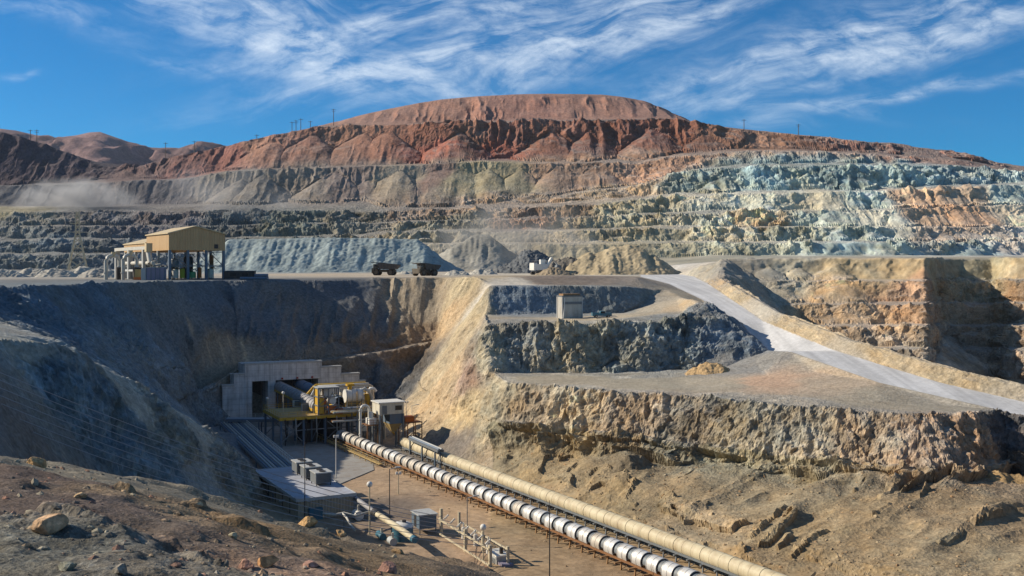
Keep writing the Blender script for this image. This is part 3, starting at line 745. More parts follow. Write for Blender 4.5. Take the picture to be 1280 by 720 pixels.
M = {}
M["rock_near"] = rock_material("near_ground", 0.25, 0.9, 0.4, 0.7)
M["rock_mid"] = rock_material("blasted_rock", 0.8, 0.95, 0.3, 0.5)
M["rock_plateau"] = rock_material("plateau_gravel", 2.0, 0.3, 0.2, 0.3)
M["rock_far"] = rock_material("mountain_rock", 3.6, 0.95, 0.26, 0.4)
M["floor"] = rock_material("pit_floor_dirt", 1.2, 0.25, 0.25, 0.35)
M["road"] = road_material("haul_road_gravel")


def ground_object(name, V, T, C, mat, kind="structure", smooth=True):
    used, inv = np.unique(T, return_inverse=True)
    t = inv.reshape(-1, 3)
    v = V[used]
    me = bpy.data.meshes.new(name)
    me.vertices.add(len(v)); me.vertices.foreach_set("co", v.astype(np.float32).ravel())
    me.loops.add(len(t) * 3); me.loops.foreach_set("vertex_index", t.astype(np.int32).ravel())
    me.polygons.add(len(t)); me.polygons.foreach_set("loop_start", np.arange(0, len(t) * 3, 3, dtype=np.int32))
    me.polygons.foreach_set("use_smooth", np.full(len(t), smooth))
    me.update(calc_edges=True)
    ca = me.color_attributes.new("rock", "FLOAT_COLOR", "POINT")
    ca.data.foreach_set("color", (C[used] if C.shape[1] == 4 else np.concatenate([C[used], np.full((len(v), 1), 0.6)], 1)).astype(np.float32).ravel())
    me.materials.append(mat)
    o = bpy.data.objects.new(name, me)
    COL.objects.link(o)
    if kind:
        o["kind"] = kind
    return o


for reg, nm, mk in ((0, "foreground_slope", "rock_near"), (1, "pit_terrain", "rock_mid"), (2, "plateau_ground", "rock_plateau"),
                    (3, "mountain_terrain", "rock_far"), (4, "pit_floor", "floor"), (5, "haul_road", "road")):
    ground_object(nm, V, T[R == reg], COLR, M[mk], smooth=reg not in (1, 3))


def gz(x, y):
    """height of the surveyed ground under a plan point"""
    h = bvh0.ray_cast(Vector((x, y, 500)), Vector((0, 0, -1)))
    return h[0].z if h[0] is not None else FLOOR
# ------------------------------------------------------------------ far hills
def far_hills():
    prof = [(-700, 150), (-300, 158), (0, 161), (20, 163), (45, 169), (70, 172), (95, 169), (112, 165.5), (125, 165), (140, 170), (160, 177), (190, 185), (225, 185.5), (240, 181), (258, 178.5), (272, 181), (300, 187), (500, 190), (2000, 240)]
    a = np.array(prof, float)
    x = np.arange(-700, 900, 5.0)
    y = np.interp(x, a[:, 0], a[:, 1]) + 0.5 * n1(x / 14, 33)
    rows = []
    for k, d in enumerate(np.linspace(0, 1, 34)):
        D = 2500 + d * 900
        z0 = (HY - 250) / F * 2500
        ztop = (HY - y) / F * 3400
        z = z0 + (ztop - z0) * d ** 1.15
        px = x
        rows.append(np.stack([(px - CX) / F * D, np.full_like(x, D), z], 1))
    Dd = 4200
    rows.append(np.stack([(x - CX) / F * Dd, np.full_like(x, Dd), np.full_like(x, 40.0)], 1))
    n = len(x)
    v = np.concatenate(rows)
    i = np.arange(n - 1)
    t = []
    for r in range(len(rows) - 1):
        b0, b1 = r * n + i, (r + 1) * n + i
        t += [np.stack([b0, b0 + 1, b1 + 1], 1), np.stack([b0, b1 + 1, b1], 1)]
    t = np.concatenate(t)
    N = vnormals(v, t)
    k = np.repeat(np.minimum(np.linspace(0, 1, 34), 1 - np.linspace(0, 1, 34)), n)
    k = np.concatenate([k, np.zeros(n)]) * 2
    q = v * np.array([1, 0.35, 0.25])
    dsp = 30 * (1 - 2 * np.abs(vnoise(q / 170, 5))) + 22 * (1 - 2 * np.abs(vnoise(q / 70, 6))) + 8 * vnoise(v / 25, 7)
    v = v + N * (dsp * np.clip(k * 2.2, 0, 1))[:, None]
    c = lin((124, 100, 96))[None] * np.exp(0.25 * vnoise(v / 200, 8) + 0.2 * vnoise(v / 60, 9))[:, None]
    ground_object("far_hills", v, t, c, rock_material("far_hill_rock", 12, 0.5, 0.3, 0.4))


far_hills()

# ------------------------------------------------------------------ daylight
SUN_AZ, SUN_EL = math.radians(-80), math.radians(30)        # azimuth from north (+Y), negative = west (left)
sdir = Vector((math.sin(SUN_AZ) * math.cos(SUN_EL), math.cos(SUN_AZ) * math.cos(SUN_EL), math.sin(SUN_EL)))
sl = bpy.data.lights.new("sun", "SUN")
sl.energy = 5.0
sl.angle = math.radians(0.53)
sl.color = (1.0, 0.90, 0.76)
so = bpy.data.objects.new("sun", sl)
so.rotation_euler = (-sdir).to_track_quat("-Z", "Y").to_euler()
COL.objects.link(so)

world = bpy.data.worlds.new("World")
scene.world = world
world.use_nodes = True
nt = world.node_tree
nd, lk = nt.nodes, nt.links
bg = nd["Background"]
sky = nd.new("ShaderNodeTexSky")
sky.sky_type = "NISHITA"
sky.sun_disc = False
sky.sun_elevation = SUN_EL
sky.sun_rotation = SUN_AZ
sky.altitude = 1800
sky.air_density = 1.0
sky.dust_density = 0.3
sky.ozone_density = 4.0
bg.inputs["Strength"].default_value = 0.1


def nn(t, **kw):
    n = nd.new(t)
    for k, v in kw.items():
        setattr(n, k, v)
    return n


def mth(op, a, b=None, c=None, clamp=False):
    n = nn("ShaderNodeMath", operation=op)
    n.use_clamp = clamp
    for i, x in enumerate((a, b, c)):
        if x is None:
            continue
        if isinstance(x, (int, float)):
            n.inputs[i].default_value = x
        else:
            lk.new(x, n.inputs[i])
    return n.outputs[0]


tc = nn("ShaderNodeTexCoord")
sep = nn("ShaderNodeSeparateXYZ")
lk.new(tc.outputs["Generated"], sep.inputs[0])
# bearing and elevation of each sky direction (tangents), so that cirrus can be laid out over the mountain
yy = mth("MAXIMUM", sep.outputs[1], 0.02)
az = mth("DIVIDE", sep.outputs[0], yy)
el = mth("DIVIDE", sep.outputs[2], yy)
comb = nn("ShaderNodeCombineXYZ")
lk.new(az, comb.inputs[0]); lk.new(el, comb.inputs[1])
# wind-drawn warp
wn = nn("ShaderNodeTexNoise"); wn.inputs["Scale"].default_value = 5.0; wn.inputs["Detail"].default_value = 3
lk.new(comb.outputs[0], wn.inputs["Vector"])
ws = nn("ShaderNodeVectorMath", operation="MULTIPLY_ADD")
lk.new(wn.outputs["Color"], ws.inputs[0]); ws.inputs[1].default_value = (0.12, 0.07, 0); lk.new(comb.outputs[0], ws.inputs[2])
ws2 = nn("ShaderNodeVectorMath", operation="ADD"); lk.new(ws.outputs[0], ws2.inputs[0]); ws2.inputs[1].default_value = (-0.06, -0.035, 0)
uv = ws2.outputs[0]


def A(px):
    return (px - CX) / F


def EL(py):
    return (HY - py) / F


BANDS = [  # centre px,py, half length px, half width px, tilt (deg, + rises to the right), weight
    (350, 62, 210, 26, -20, 1.0), (480, 96, 120, 15, -9, 1.1), (640, 62, 260, 32, 13, 1.2), (330, 18, 170, 36, -22, .9), (560, 14, 220, 34, 14, .9), (790, 30, 150, 44, 22, 1.1), (650, 104, 80, 13, 6, .9),
    (1060, 62, 230, 34, 15, 1.1), (1190, 24, 200, 36, 12, 1.0), (1130, 112, 120, 8, 13, 1.2), (1240, 101, 80, 6, 3, .8), (1010, 138, 110, 8, -4, .8), (960, 118, 130, 9, 8, .5),
    (10, 98, 22, 4, 4, .9), (960, 154, 50, 9, -10, .5), (60, 16, 140, 18, -8, .5), (230, 78, 70, 10, -12, .5), (430, 46, 110, 10, 24, .7),
]
tot = None
for px, py, hl, hw, tilt, wt in BANDS:
    vr = nn("ShaderNodeVectorMath", operation="SUBTRACT"); lk.new(uv, vr.inputs[0]); vr.inputs[1].default_value = (A(px), EL(py), 0)
    ro = nn("ShaderNodeVectorRotate"); ro.rotation_type = "Z_AXIS"; lk.new(vr.outputs[0], ro.inputs["Vector"]); ro.inputs["Angle"].default_value = -math.radians(tilt)
    sc = nn("ShaderNodeVectorMath", operation="MULTIPLY"); lk.new(ro.outputs[0], sc.inputs[0]); sc.inputs[1].default_value = (F / hl * 1.05, F / hw * 1.05, 0)
    ln = nn("ShaderNodeVectorMath", operation="DOT_PRODUCT"); lk.new(sc.outputs[0], ln.inputs[0]); lk.new(sc.outputs[0], ln.inputs[1])
    g = mth("POWER", 2.718, mth("MULTIPLY", ln.outputs["Value"], -1.0))
    # fibres along the band
    fs = nn("ShaderNodeVectorMath", operation="MULTIPLY"); lk.new(ro.outputs[0], fs.inputs[0]); fs.inputs[1].default_value = (5.0, 34.0, 1)
    fb = nn("ShaderNodeTexNoise"); fb.inputs["Scale"].default_value = 1.0; fb.inputs["Detail"].default_value = 7; fb.inputs["Roughness"].default_value = 0.62; fb.inputs["Distortion"].default_value = 0.7
    lk.new(fs.outputs[0], fb.inputs["Vector"])
    f2 = nn("ShaderNodeMapRange"); f2.inputs[1].default_value = 0.42; f2.inputs[2].default_value = 0.70; f2.inputs[3].default_value = 0.02; f2.inputs[4].default_value = 1.25
    lk.new(fb.outputs["Fac"], f2.inputs[0])
    v = mth("MULTIPLY", mth("MULTIPLY", g, f2.outputs[0]), wt)
    tot = v if tot is None else mth("ADD", tot, v)
fn = nn("ShaderNodeTexNoise"); fn.inputs["Scale"].default_value = 22; fn.inputs["Detail"].default_value = 8; fn.inputs["Roughness"].default_value = 0.66
st = nn("ShaderNodeVectorMath", operation="MULTIPLY"); lk.new(uv, st.inputs[0]); st.inputs[1].default_value = (1, 2.2, 1)
lk.new(st.outputs[0], fn.inputs["Vector"])
fr = nn("ShaderNodeMapRange"); fr.inputs[1].default_value = 0.36; fr.inputs[2].default_value = 0.7; fr.inputs[3].default_value = 0.1; fr.inputs[4].default_value = 1.3
lk.new(fn.outputs["Fac"], fr.inputs[0])
cov = mth("MULTIPLY", tot, fr.outputs[0])
cov = mth("SUBTRACT", 1.0, mth("POWER", 2.718, mth("MULTIPLY", cov, -1.1)), clamp=True)
# no cirrus behind the viewer
cov = mth("MULTIPLY", cov, mth("GREATER_THAN", sep.outputs[1], 0.03))
# unseen veil of high cloud, added overhead and behind the viewer to lift shadow fill
up_ = nn("ShaderNodeMapRange"); up_.inputs[1].default_value = 0.32; up_.inputs[2].default_value = 0.6; lk.new(sep.outputs[2], up_.inputs[0])
bk_ = nn("ShaderNodeMapRange"); bk_.inputs[1].default_value = 0.1; bk_.inputs[2].default_value = -0.3; lk.new(sep.outputs[1], bk_.inputs[0])
vz = mth("MULTIPLY", mth("MAXIMUM", up_.outputs[0], bk_.outputs[0]), mth("GREATER_THAN", sep.outputs[2], 0.02))
vn_ = nn("ShaderNodeTexNoise"); vn_.inputs["Scale"].default_value = 3.0; vn_.inputs["Detail"].default_value = 5; lk.new(tc.outputs["Generated"], vn_.inputs["Vector"])
vr_ = nn("ShaderNodeMapRange"); vr_.inputs[1].default_value = 0.3; vr_.inputs[2].default_value = 0.62; lk.new(vn_.outputs["Fac"], vr_.inputs[0])
cov = mth("MAXIMUM", cov, mth("MULTIPLY", mth("MULTIPLY", vz, vr_.outputs[0]), 0.12))
tint = nn("ShaderNodeMixRGB", blend_type="MULTIPLY"); tint.inputs[0].default_value = 1.0
lk.new(sky.outputs[0], tint.inputs[1]); tint.inputs[2].default_value = (0.08, 0.56, 0.82, 1)
cl = nn("ShaderNodeMixRGB"); lk.new(cov, cl.inputs[0]); lk.new(tint.outputs[0], cl.inputs[1]); cl.inputs[2].default_value = (7.2, 8.0, 8.8, 1)
lk.new(cl.outputs[0], bg.inputs["Color"])

scene.view_settings.view_transform = "Standard"
scene.view_settings.look = "None"
scene.view_settings.gamma = 1.0
scene.view_settings.exposure = 0.34
scene.cycles.max_bounces = 5
scene.cycles.diffuse_bounces = 3
# ------------------------------------------------------------------ mesh building helpers
class MB:
    def __init__(self):
        self.v, self.f, self.sm = [], [], []

    def add(self, vs, fs, smooth=False):
        b = len(self.v)
        self.v += [tuple(x) for x in vs]
        self.f += [tuple(b + i for i in f) for f in fs]
        self.sm += [smooth] * len(fs)
        return self

    def box(self, x0, x1, y0, y1, z0, z1):
        vs = [(x0, y0, z0), (x1, y0, z0), (x1, y1, z0), (x0, y1, z0), (x0, y0, z1), (x1, y0, z1), (x1, y1, z1), (x0, y1, z1)]
        return self.add(vs, [(3, 2, 1, 0), (4, 5, 6, 7), (0, 1, 5, 4), (1, 2, 6, 5), (2, 3, 7, 6), (3, 0, 4, 7)])

    def bar(self, a, b, w, h=None):
        """square bar between two points"""
        a, b = Vector(a), Vector(b)
        d = (b - a).normalized()
        up = Vector((0, 0, 1)) if abs(d.z) < 0.95 else Vector((1, 0, 0))
        s = d.cross(up).normalized() * (w / 2)
        u = s.cross(d).normalized() * ((h or w) / 2)
        vs = [a - s - u, a + s - u, a + s + u, a - s + u, b - s - u, b + s - u, b + s + u, b - s + u]
        return self.add(vs, [(0, 1, 2, 3), (7, 6, 5, 4), (4, 5, 1, 0), (5, 6, 2, 1), (6, 7, 3, 2), (7, 4, 0, 3)])

    def cyl(self, a, b, r, n=12, r2=None, caps=True):
        a, b = Vector(a), Vector(b)
        r2 = r if r2 is None else r2
        d = (b - a).normalized()
        up = Vector((0, 0, 1)) if abs(d.z) < 0.95 else Vector((1, 0, 0))
        s = d.cross(up).normalized()
        u = s.cross(d).normalized()
        vs = []
        for c, rr in ((a, r), (b, r2)):
            for i in range(n):
                t = 2 * math.pi * i / n
                vs.append(c + s * math.cos(t) * rr + u * math.sin(t) * rr)
        self.add(vs, [(i, (i + 1) % n, n + (i + 1) % n, n + i) for i in range(n)], True)
        if caps:
            self.add(vs[:n], [tuple(range(n))[::-1]])
            self.add(vs[n:], [tuple(range(n))])
        return self

    def tube(self, pts, r, n=8):
        pts = [Vector(p) for p in pts]
        rings = []
        for i, p in enumerate(pts):
            d = (pts[min(i + 1, len(pts) - 1)] - pts[max(i - 1, 0)]).normalized()
            up = Vector((0, 0, 1)) if abs(d.z) < 0.9 else Vector((0.3, 1, 0))
            s = d.cross(up).normalized()
            u = s.cross(d).normalized()
            rings.append([p + (s * math.cos(2 * math.pi * k / n) + u * math.sin(2 * math.pi * k / n)) * r for k in range(n)])
        vs = [v for g in rings for v in g]
        fs = [(i * n + k, i * n + (k + 1) % n, (i + 1) * n + (k + 1) % n, (i + 1) * n + k) for i in range(len(pts) - 1) for k in range(n)]
        self.add(vs, fs, True)
        self.add(rings[0], [tuple(range(n))[::-1]])
        self.add(rings[-1], [tuple(range(n))])
        return self

    def arch(self, x0, x1, r, cy, cz, a0=-25, a1=205, n=14, th=0.06):
        """curved sheet cover around an axis along x"""
        vs = []
        for x in (x0, x1):
            for rr in (r, r - th):
                for i in range(n + 1):
                    t = math.radians(a0 + (a1 - a0) * i / n)
                    vs.append((x, cy + rr * math.cos(t), cz + rr * math.sin(t)))
        m = n + 1
        fs = []
        for i in range(n):
            fs += [(i + 1, i, 2 * m + i, 2 * m + i + 1), (m + i, m + i + 1, 3 * m + i + 1, 3 * m + i)]
        self.add(vs, fs, True)
        fs = []
        for i in range(n):
            fs += [(i, i + 1, m + i + 1, m + i), (2 * m + i + 1, 2 * m + i, 3 * m + i, 3 * m + i + 1)]
        fs += [(0, m, 3 * m, 2 * m), (n, 2 * m + n, 3 * m + n, m + n)]
        return self.add(vs, fs)

    def prism(self, poly, y0, y1):
        """polygon in x-z pushed along y"""
        n = len(poly)
        vs = [(x, y0, z) for x, z in poly] + [(x, y1, z) for x, z in poly]
        fs = [tuple(range(n)), tuple(range(2 * n - 1, n - 1, -1))] + [((i + 1) % n, i, n + i, n + (i + 1) % n) for i in range(n)]
        return self.add(vs, fs)

    def slab(self, poly, z0, z1):
        n = len(poly)
        vs = [(x, y, z0) for x, y in poly] + [(x, y, z1) for x, y in poly]
        fs = [tuple(range(n))[::-1], tuple(range(n, 2 * n))] + [(i, (i + 1) % n, n + (i + 1) % n, n + i) for i in range(n)]
        return self.add(vs, fs)

    def ball(self, c, r, n=10, m=7, z0=-1.0, flat=1.0):
        vs, fs = [], []
        for j in range(m + 1):
            t = math.asin(z0) + (math.pi / 2 - math.asin(z0)) * j / m
            for i in range(n):
                a_ = 2 * math.pi * i / n
                vs.append((c[0] + r * math.cos(t) * math.cos(a_), c[1] + r * math.cos(t) * math.sin(a_), c[2] + r * flat * math.sin(t)))
        for j in range(m):
            for i in range(n):
                fs.append((j * n + i, j * n + (i + 1) % n, (j + 1) * n + (i + 1) % n, (j + 1) * n + i))
        return self.add(vs, fs, True)

    def build(self, name, mat, parent=None):
        me = bpy.data.meshes.new(name)
        me.from_pydata([tuple(v) for v in self.v], [], self.f)
        me.polygons.foreach_set("use_smooth", self.sm)
        me.materials.append(mat)
        me.update()
        o = bpy.data.objects.new(name, me)
        COL.objects.link(o)
        if parent is not None:
            o.parent = parent
        return o


def tag(o, label, cat, group=None):
    o["label"] = label
    o["category"] = cat
    if group:
        o["group"] = group
    return o


def thing(name, label, cat, loc=(0, 0, 0), rz=0.0, group=None):
    o = bpy.data.objects.new(name, None)
    o.empty_display_size = 0.5
    COL.objects.link(o)
    o.location = loc
    o.rotation_euler = (0, 0, rz)
    return tag(o, label, cat, group)


def copy_thing(root, loc, rz, label, scale=None):
    c = root.copy()
    COL.objects.link(c)
    c.location = loc
    c.rotation_euler = (0, 0, rz)
    if scale:
        c.scale = (scale,) * 3
    c["label"] = label
    for ch in [o for o in COL.objects if o.parent is root]:
        k = ch.copy()
        COL.objects.link(k)
        k.parent = c
        for g_ in [o for o in COL.objects if o.parent is ch]:
            q = g_.copy()
            COL.objects.link(q)
            q.parent = k
    return c


def to_local(p, loc, rz):
    x, y, z = p[0] - loc[0], p[1] - loc[1], p[2] - loc[2]
    c, s = math.cos(rz), math.sin(rz)
    return (c * x + s * y, -s * x + c * y, z)


# ------------------------------------------------------------------ painted, metal and concrete surfaces
def paint(name, col, rough=0.6, metal=0.0, dirt=0.35, scale=0.6, ribs=None, rib_depth=0.04, dirtcol=(120, 100, 76), seams=None):
    m = bpy.data.materials.new(name)
    nt, nd, lk, bs = nodes_of(m)
    tc = nd.new("ShaderNodeTexCoord")
    n_ = nd.new("ShaderNodeTexNoise"); n_.inputs["Scale"].default_value = scale; n_.inputs["Detail"].default_value = 6; n_.inputs["Roughness"].default_value = 0.65
    lk.new(tc.outputs["Object"], n_.inputs["Vector"])
    mp = nd.new("ShaderNodeMapping"); mp.inputs["Scale"].default_value = (scale * 3, scale * 3, scale * 0.3)
    lk.new(tc.outputs["Object"], mp.inputs[0])
    n2_ = nd.new("ShaderNodeTexNoise"); n2_.inputs["Scale"].default_value = 1.0; n2_.inputs["Detail"].default_value = 4
    lk.new(mp.outputs[0], n2_.inputs["Vector"])
    ml = nd.new("ShaderNodeMath"); ml.operation = "MULTIPLY"; lk.new(n_.outputs["Fac"], ml.inputs[0]); lk.new(n2_.outputs["Fac"], ml.inputs[1])
    mr = nd.new("ShaderNodeMapRange"); mr.inputs[1].default_value = 0.16; mr.inputs[2].default_value = 0.42; mr.inputs[3].default_value = 0; mr.inputs[4].default_value = dirt
    lk.new(ml.outputs[0], mr.inputs[0])
    mx = nd.new("ShaderNodeMixRGB"); mx.inputs[1].default_value = rgba(*col); mx.inputs[2].default_value = rgba(*dirtcol)
    lk.new(mr.outputs[0], mx.inputs[0])
    out = mx.outputs[0]
    if seams:                                               # board marks and joints: (spacing along, spacing up)
        sx = nd.new("ShaderNodeSeparateXYZ"); lk.new(tc.outputs["Object"], sx.inputs[0])
        acc = None
        for k, (ax, sp, wd) in enumerate(seams):
            dv = nd.new("ShaderNodeMath"); dv.operation = "DIVIDE"; lk.new(sx.outputs[ax], dv.inputs[0]); dv.inputs[1].default_value = sp
            fr_ = nd.new("ShaderNodeMath"); fr_.operation = "FRACT"; lk.new(dv.outputs[0], fr_.inputs[0])
            lt = nd.new("ShaderNodeMath"); lt.operation = "LESS_THAN"; lk.new(fr_.outputs[0], lt.inputs[0]); lt.inputs[1].default_value = wd
            if acc is None:
                acc = lt.outputs[0]
            else:
                mxx = nd.new("ShaderNodeMath"); mxx.operation = "MAXIMUM"; lk.new(acc, mxx.inputs[0]); lk.new(lt.outputs[0], mxx.inputs[1]); acc = mxx.outputs[0]
        dk = nd.new("ShaderNodeMixRGB"); dk.blend_type = "MULTIPLY"; dk.inputs[2].default_value = (0.55, 0.55, 0.55, 1)
        lk.new(acc, dk.inputs[0]); lk.new(out, dk.inputs[1]); out = dk.outputs[0]
    lk.new(out, bs.inputs["Base Color"])
    bs.inputs["Roughness"].default_value = rough
    bs.inputs["Metallic"].default_value = metal
    bs.inputs["Specular IOR Level"].default_value = 0.3
    if ribs:                                                # profiled sheet: (axis, spacing)
        sx = nd.new("ShaderNodeSeparateXYZ"); lk.new(tc.outputs["Object"], sx.inputs[0])
        ax, sp = ribs
        src = sx.outputs[ax] if isinstance(ax, int) else None
        if src is None:
            ad = nd.new("ShaderNodeMath"); ad.operation = "ADD"; lk.new(sx.outputs[0], ad.inputs[0]); lk.new(sx.outputs[1], ad.inputs[1]); src = ad.outputs[0]
        ms = nd.new("ShaderNodeMath"); ms.operation = "MULTIPLY"; lk.new(src, ms.inputs[0]); ms.inputs[1].default_value = 2 * math.pi / sp
        sn = nd.new("ShaderNodeMath"); sn.operation = "SINE"; lk.new(ms.outputs[0], sn.inputs[0])
        bp = nd.new("ShaderNodeBump"); bp.inputs["Strength"].default_value = 0.8; bp.inputs["Distance"].default_value = rib_depth
        lk.new(sn.outputs[0], bp.inputs["Height"]); lk.new(bp.outputs[0], bs.inputs["Normal"])
    return m


M["concrete"] = paint("cast_concrete", (214, 212, 206), 0.9, dirt=0.6, scale=0.4, dirtcol=(110, 104, 94), seams=[(0, 2.4, 0.035), (2, 1.6, 0.04)])
M["tunnel_dark"] = paint("tunnel_dark_end", (70, 70, 68), 0.95, dirt=0.4)
M["slab"] = paint("concrete_slab", (150, 148, 142), 0.9, dirt=0.5, scale=0.25, dirtcol=(120, 100, 78))
M["galv"] = paint("galvanised_sheet", (206, 206, 202), 0.5, 0.25, dirt=0.55, scale=0.8, dirtcol=(150, 132, 108))
M["galv_dusty"] = paint("dusty_galvanised_sheet", (190, 184, 172), 0.6, 0.2, dirt=0.75, scale=0.7, dirtcol=(140, 120, 94))
M["beige"] = paint("cream_painted_cover", (198, 186, 154), 0.6, dirt=0.6, scale=0.4, dirtcol=(140, 116, 84))
M["grey_cover"] = paint("dusty_grey_cover", (150, 150, 150), 0.6, 0.2, dirt=0.5, scale=0.6)
M["blue_cover"] = paint("blue_grey_cover", (104, 122, 140), 0.6, 0.1, dirt=0.4, scale=0.6)
M["rust"] = paint("rusty_steel", (134, 96, 62), 0.85, dirt=0.6, scale=1.2, dirtcol=(92, 62, 42))
M["sleeper"] = paint("weathered_timber", (150, 118, 82), 0.9, dirt=0.5, scale=1.5, dirtcol=(104, 80, 58))
M["steel"] = paint("grey_steel", (112, 120, 124), 0.6, 0.2, dirt=0.4, scale=0.8)
M["blue_steel"] = paint("blue_grey_steel", (88, 108, 124), 0.6, 0.1, dirt=0.35, scale=0.8)
M["pale_steel"] = paint("pale_grey_paint", (176, 178, 174), 0.55, dirt=0.35, scale=0.8)
M["belt"] = paint("rubber_belt", (92, 84, 74), 0.8, dirt=0.5, scale=0.8)
M["yellow"] = paint("safety_yellow_paint", (202, 160, 44), 0.55, dirt=0.55, scale=0.9, dirtcol=(126, 96, 56))
M["ochre_deck"] = paint("dusty_yellow_deck", (176, 150, 96), 0.8, dirt=0.5, scale=0.6)
M["white"] = paint("white_paint", (218, 216, 206), 0.5, dirt=0.35, scale=0.8, dirtcol=(150, 130, 104))
M["cream"] = paint("cream_cladding", (206, 200, 180), 0.6, dirt=0.35, scale=0.6)
M["tan_clad"] = paint("tan_ribbed_cladding", (186, 154, 110), 0.6, dirt=0.35, scale=0.2, ribs=("sum", 0.9), rib_depth=0.08, dirtcol=(150, 112, 72))
M["tan_roof"] = paint("tan_roof_sheet", (200, 180, 140), 0.6, dirt=0.3, scale=0.2)
M["house_wall"] = paint("grey_brown_ribbed_wall", (172, 158, 134), 0.7, dirt=0.4, scale=0.4, ribs=("sum", 0.55), rib_depth=0.05)
M["house_roof"] = paint("pale_grey_roof", (164, 168, 176), 0.7, dirt=0.4, scale=0.3)
M["dark"] = paint("dark_paint", (44, 46, 48), 0.6, dirt=0.3)
M["glass"] = paint("dark_glass", (26, 34, 40), 0.15, dirt=0.2)
M["rubber"] = paint("black_tyre_rubber", (30, 29, 28), 0.9, dirt=0.6)
M["orange"] = paint("orange_paint", (196, 104, 40), 0.6, dirt=0.4)
M["red"] = paint("red_paint", (160, 44, 34), 0.6, dirt=0.4)
M["green"] = paint("green_paint", (74, 150, 96), 0.6, dirt=0.3)
M["lime"] = paint("lime_paint", (190, 190, 60), 0.6, dirt=0.3)
M["teal"] = paint("teal_tank_paint", (52, 106, 124), 0.5, dirt=0.4)
M["purple_grey"] = paint("purple_grey_panel", (128, 124, 142), 0.6, dirt=0.3)
M["truck"] = paint("dusty_dark_truck_paint", (84, 78, 66), 0.7, dirt=0.5, scale=0.5)
M["truck_bed"] = paint("scraped_dump_bed", (74, 72, 70), 0.7, 0.2, dirt=0.5, scale=0.5)
M["pipe_white"] = paint("dusty_white_pipe", (196, 192, 178), 0.5, dirt=0.4, scale=1.0)
M["timber_pole"] = paint("grey_wooden_pole", (108, 96, 82), 0.9, dirt=0.4)
M["pale_post"] = paint("dusty_cream_post", (190, 178, 150), 0.8, dirt=0.4, scale=1.2)
M["bin"] = paint("corrugated_bin_steel", (186, 182, 170), 0.55, 0.15, dirt=0.5, scale=0.5)
M["cable"] = paint("weathered_cable", (150, 152, 154), 0.6, dirt=0.2)
# ================================================================== conveyors
TH = math.atan2(CDIR[1], CDIR[0])                       # heading of the conveyors
RW = math.atan2(0.45, 0.89)                             # heading of the portal wall
AXZ = -41.5


def conveyor(name, label, start, length, hooded):
    base = (start[0], start[1], FLOOR)
    t = thing(name, label, "conveyor", base, TH)
    az_ = AXZ - FLOOR
    if hooded:
        k, p = 0, 3.5
        while k * p < length:
            x_ = k * p + random.uniform(-0.14, 0.14)
            dz_ = random.uniform(-0.05, 0.05)
            m = MB().arch(x_, x_ + 2.3, 1.3, 0, az_ + dz_, -28, 208, 16, 0.07)
            for xx in (x_, x_ + 1.1, x_ + 2.2):
                m.arch(xx, xx + 0.1, 1.345, 0, az_ + dz_, -28, 208, 16, 0.045)
            m.build("hood", M["galv_dusty" if random.random() < 0.35 else "galv"], t)
            k += 1
    else:
        k, p = 0, 6.2
        while k * p < length:
            m = MB().arch(k * p, k * p + 6.2, 1.2, 0, az_, -55, 235, 20, 0.05)
            m.arch(k * p - 0.12, k * p + 0.12, 1.26, 0, az_, -55, 235, 20, 0.06)
            for q in (2.07, 4.13):
                m.arch(k * p + q - 0.04, k * p + q + 0.04, 1.225, 0, az_, -55, 235, 20, 0.03)
            m.build("cover", M["beige"], t)
            k += 1
    MB().box(-2, length, -1.0, 1.0, az_ - 0.3, az_ - 0.15).build("belt", M["belt"], t)
    if hooded:
        MB().arch(-1, length, 1.08, 0, az_, -10, 190, 12, 0.05).build("inner_cover", M["steel"], t)
    s = MB()
    for y in (-1.15, 1.15):
        s.box(-2, length, y - 0.1, y + 0.1, az_ - 0.98, az_ - 0.66)
    s.build("stringer", M["rust"] if hooded else M["steel"], t)
    x = 0.9
    while x < length:
        m = MB().box(x - 0.16, x + 0.16, -2.4 if hooded else -1.7, 2.1 if hooded else 1.7, az_ - 1.22, az_ - 0.99)
        for y in (-1.35, 1.35):
            m.bar((x, y, -0.6), (x, y * 0.85, az_ - 1.22), 0.2)
        m.bar((x, -1.3, 0.1), (x, 1.2, az_ - 1.25), 0.09)
        m.build("trestle", M["sleeper"] if hooded else M["steel"], t)
        x += 3.5 if hooded else 3.1
    return t


s_w = CW0 - CDIR * 2.0
cw = conveyor("hooded_conveyor", "conveyor under a row of separate white metal hoods, crossing the pit floor", s_w, 158, True)
w_ = MB().box(-14, 34, -3.35, -2.45, 0.75, 0.9)
for x in np.arange(-13, 34, 3.5):
    w_.bar((x, -3.3, -0.5), (x, -3.3, 0.75), 0.14).bar((x, -3.3, 0.9), (x, -3.3, 1.9), 0.06)
w_.bar((-14, -3.3, 1.9), (34, -3.3, 1.9), 0.07).bar((-14, -3.3, 1.4), (34, -3.3, 1.4), 0.05)
w_.build("walkway", M["ochre_deck"], cw)
cb = conveyor("enclosed_conveyor", "long cream tube conveyor running beside the white hooded conveyor", CB0, 152, False)
p_ = MB().tube([(-1, 2.6, 0.5), (60, 2.6, 0.5), (152, 2.6, 0.45)], 0.22, 8)
p_.build("side_pipe", M["rust"], cb)

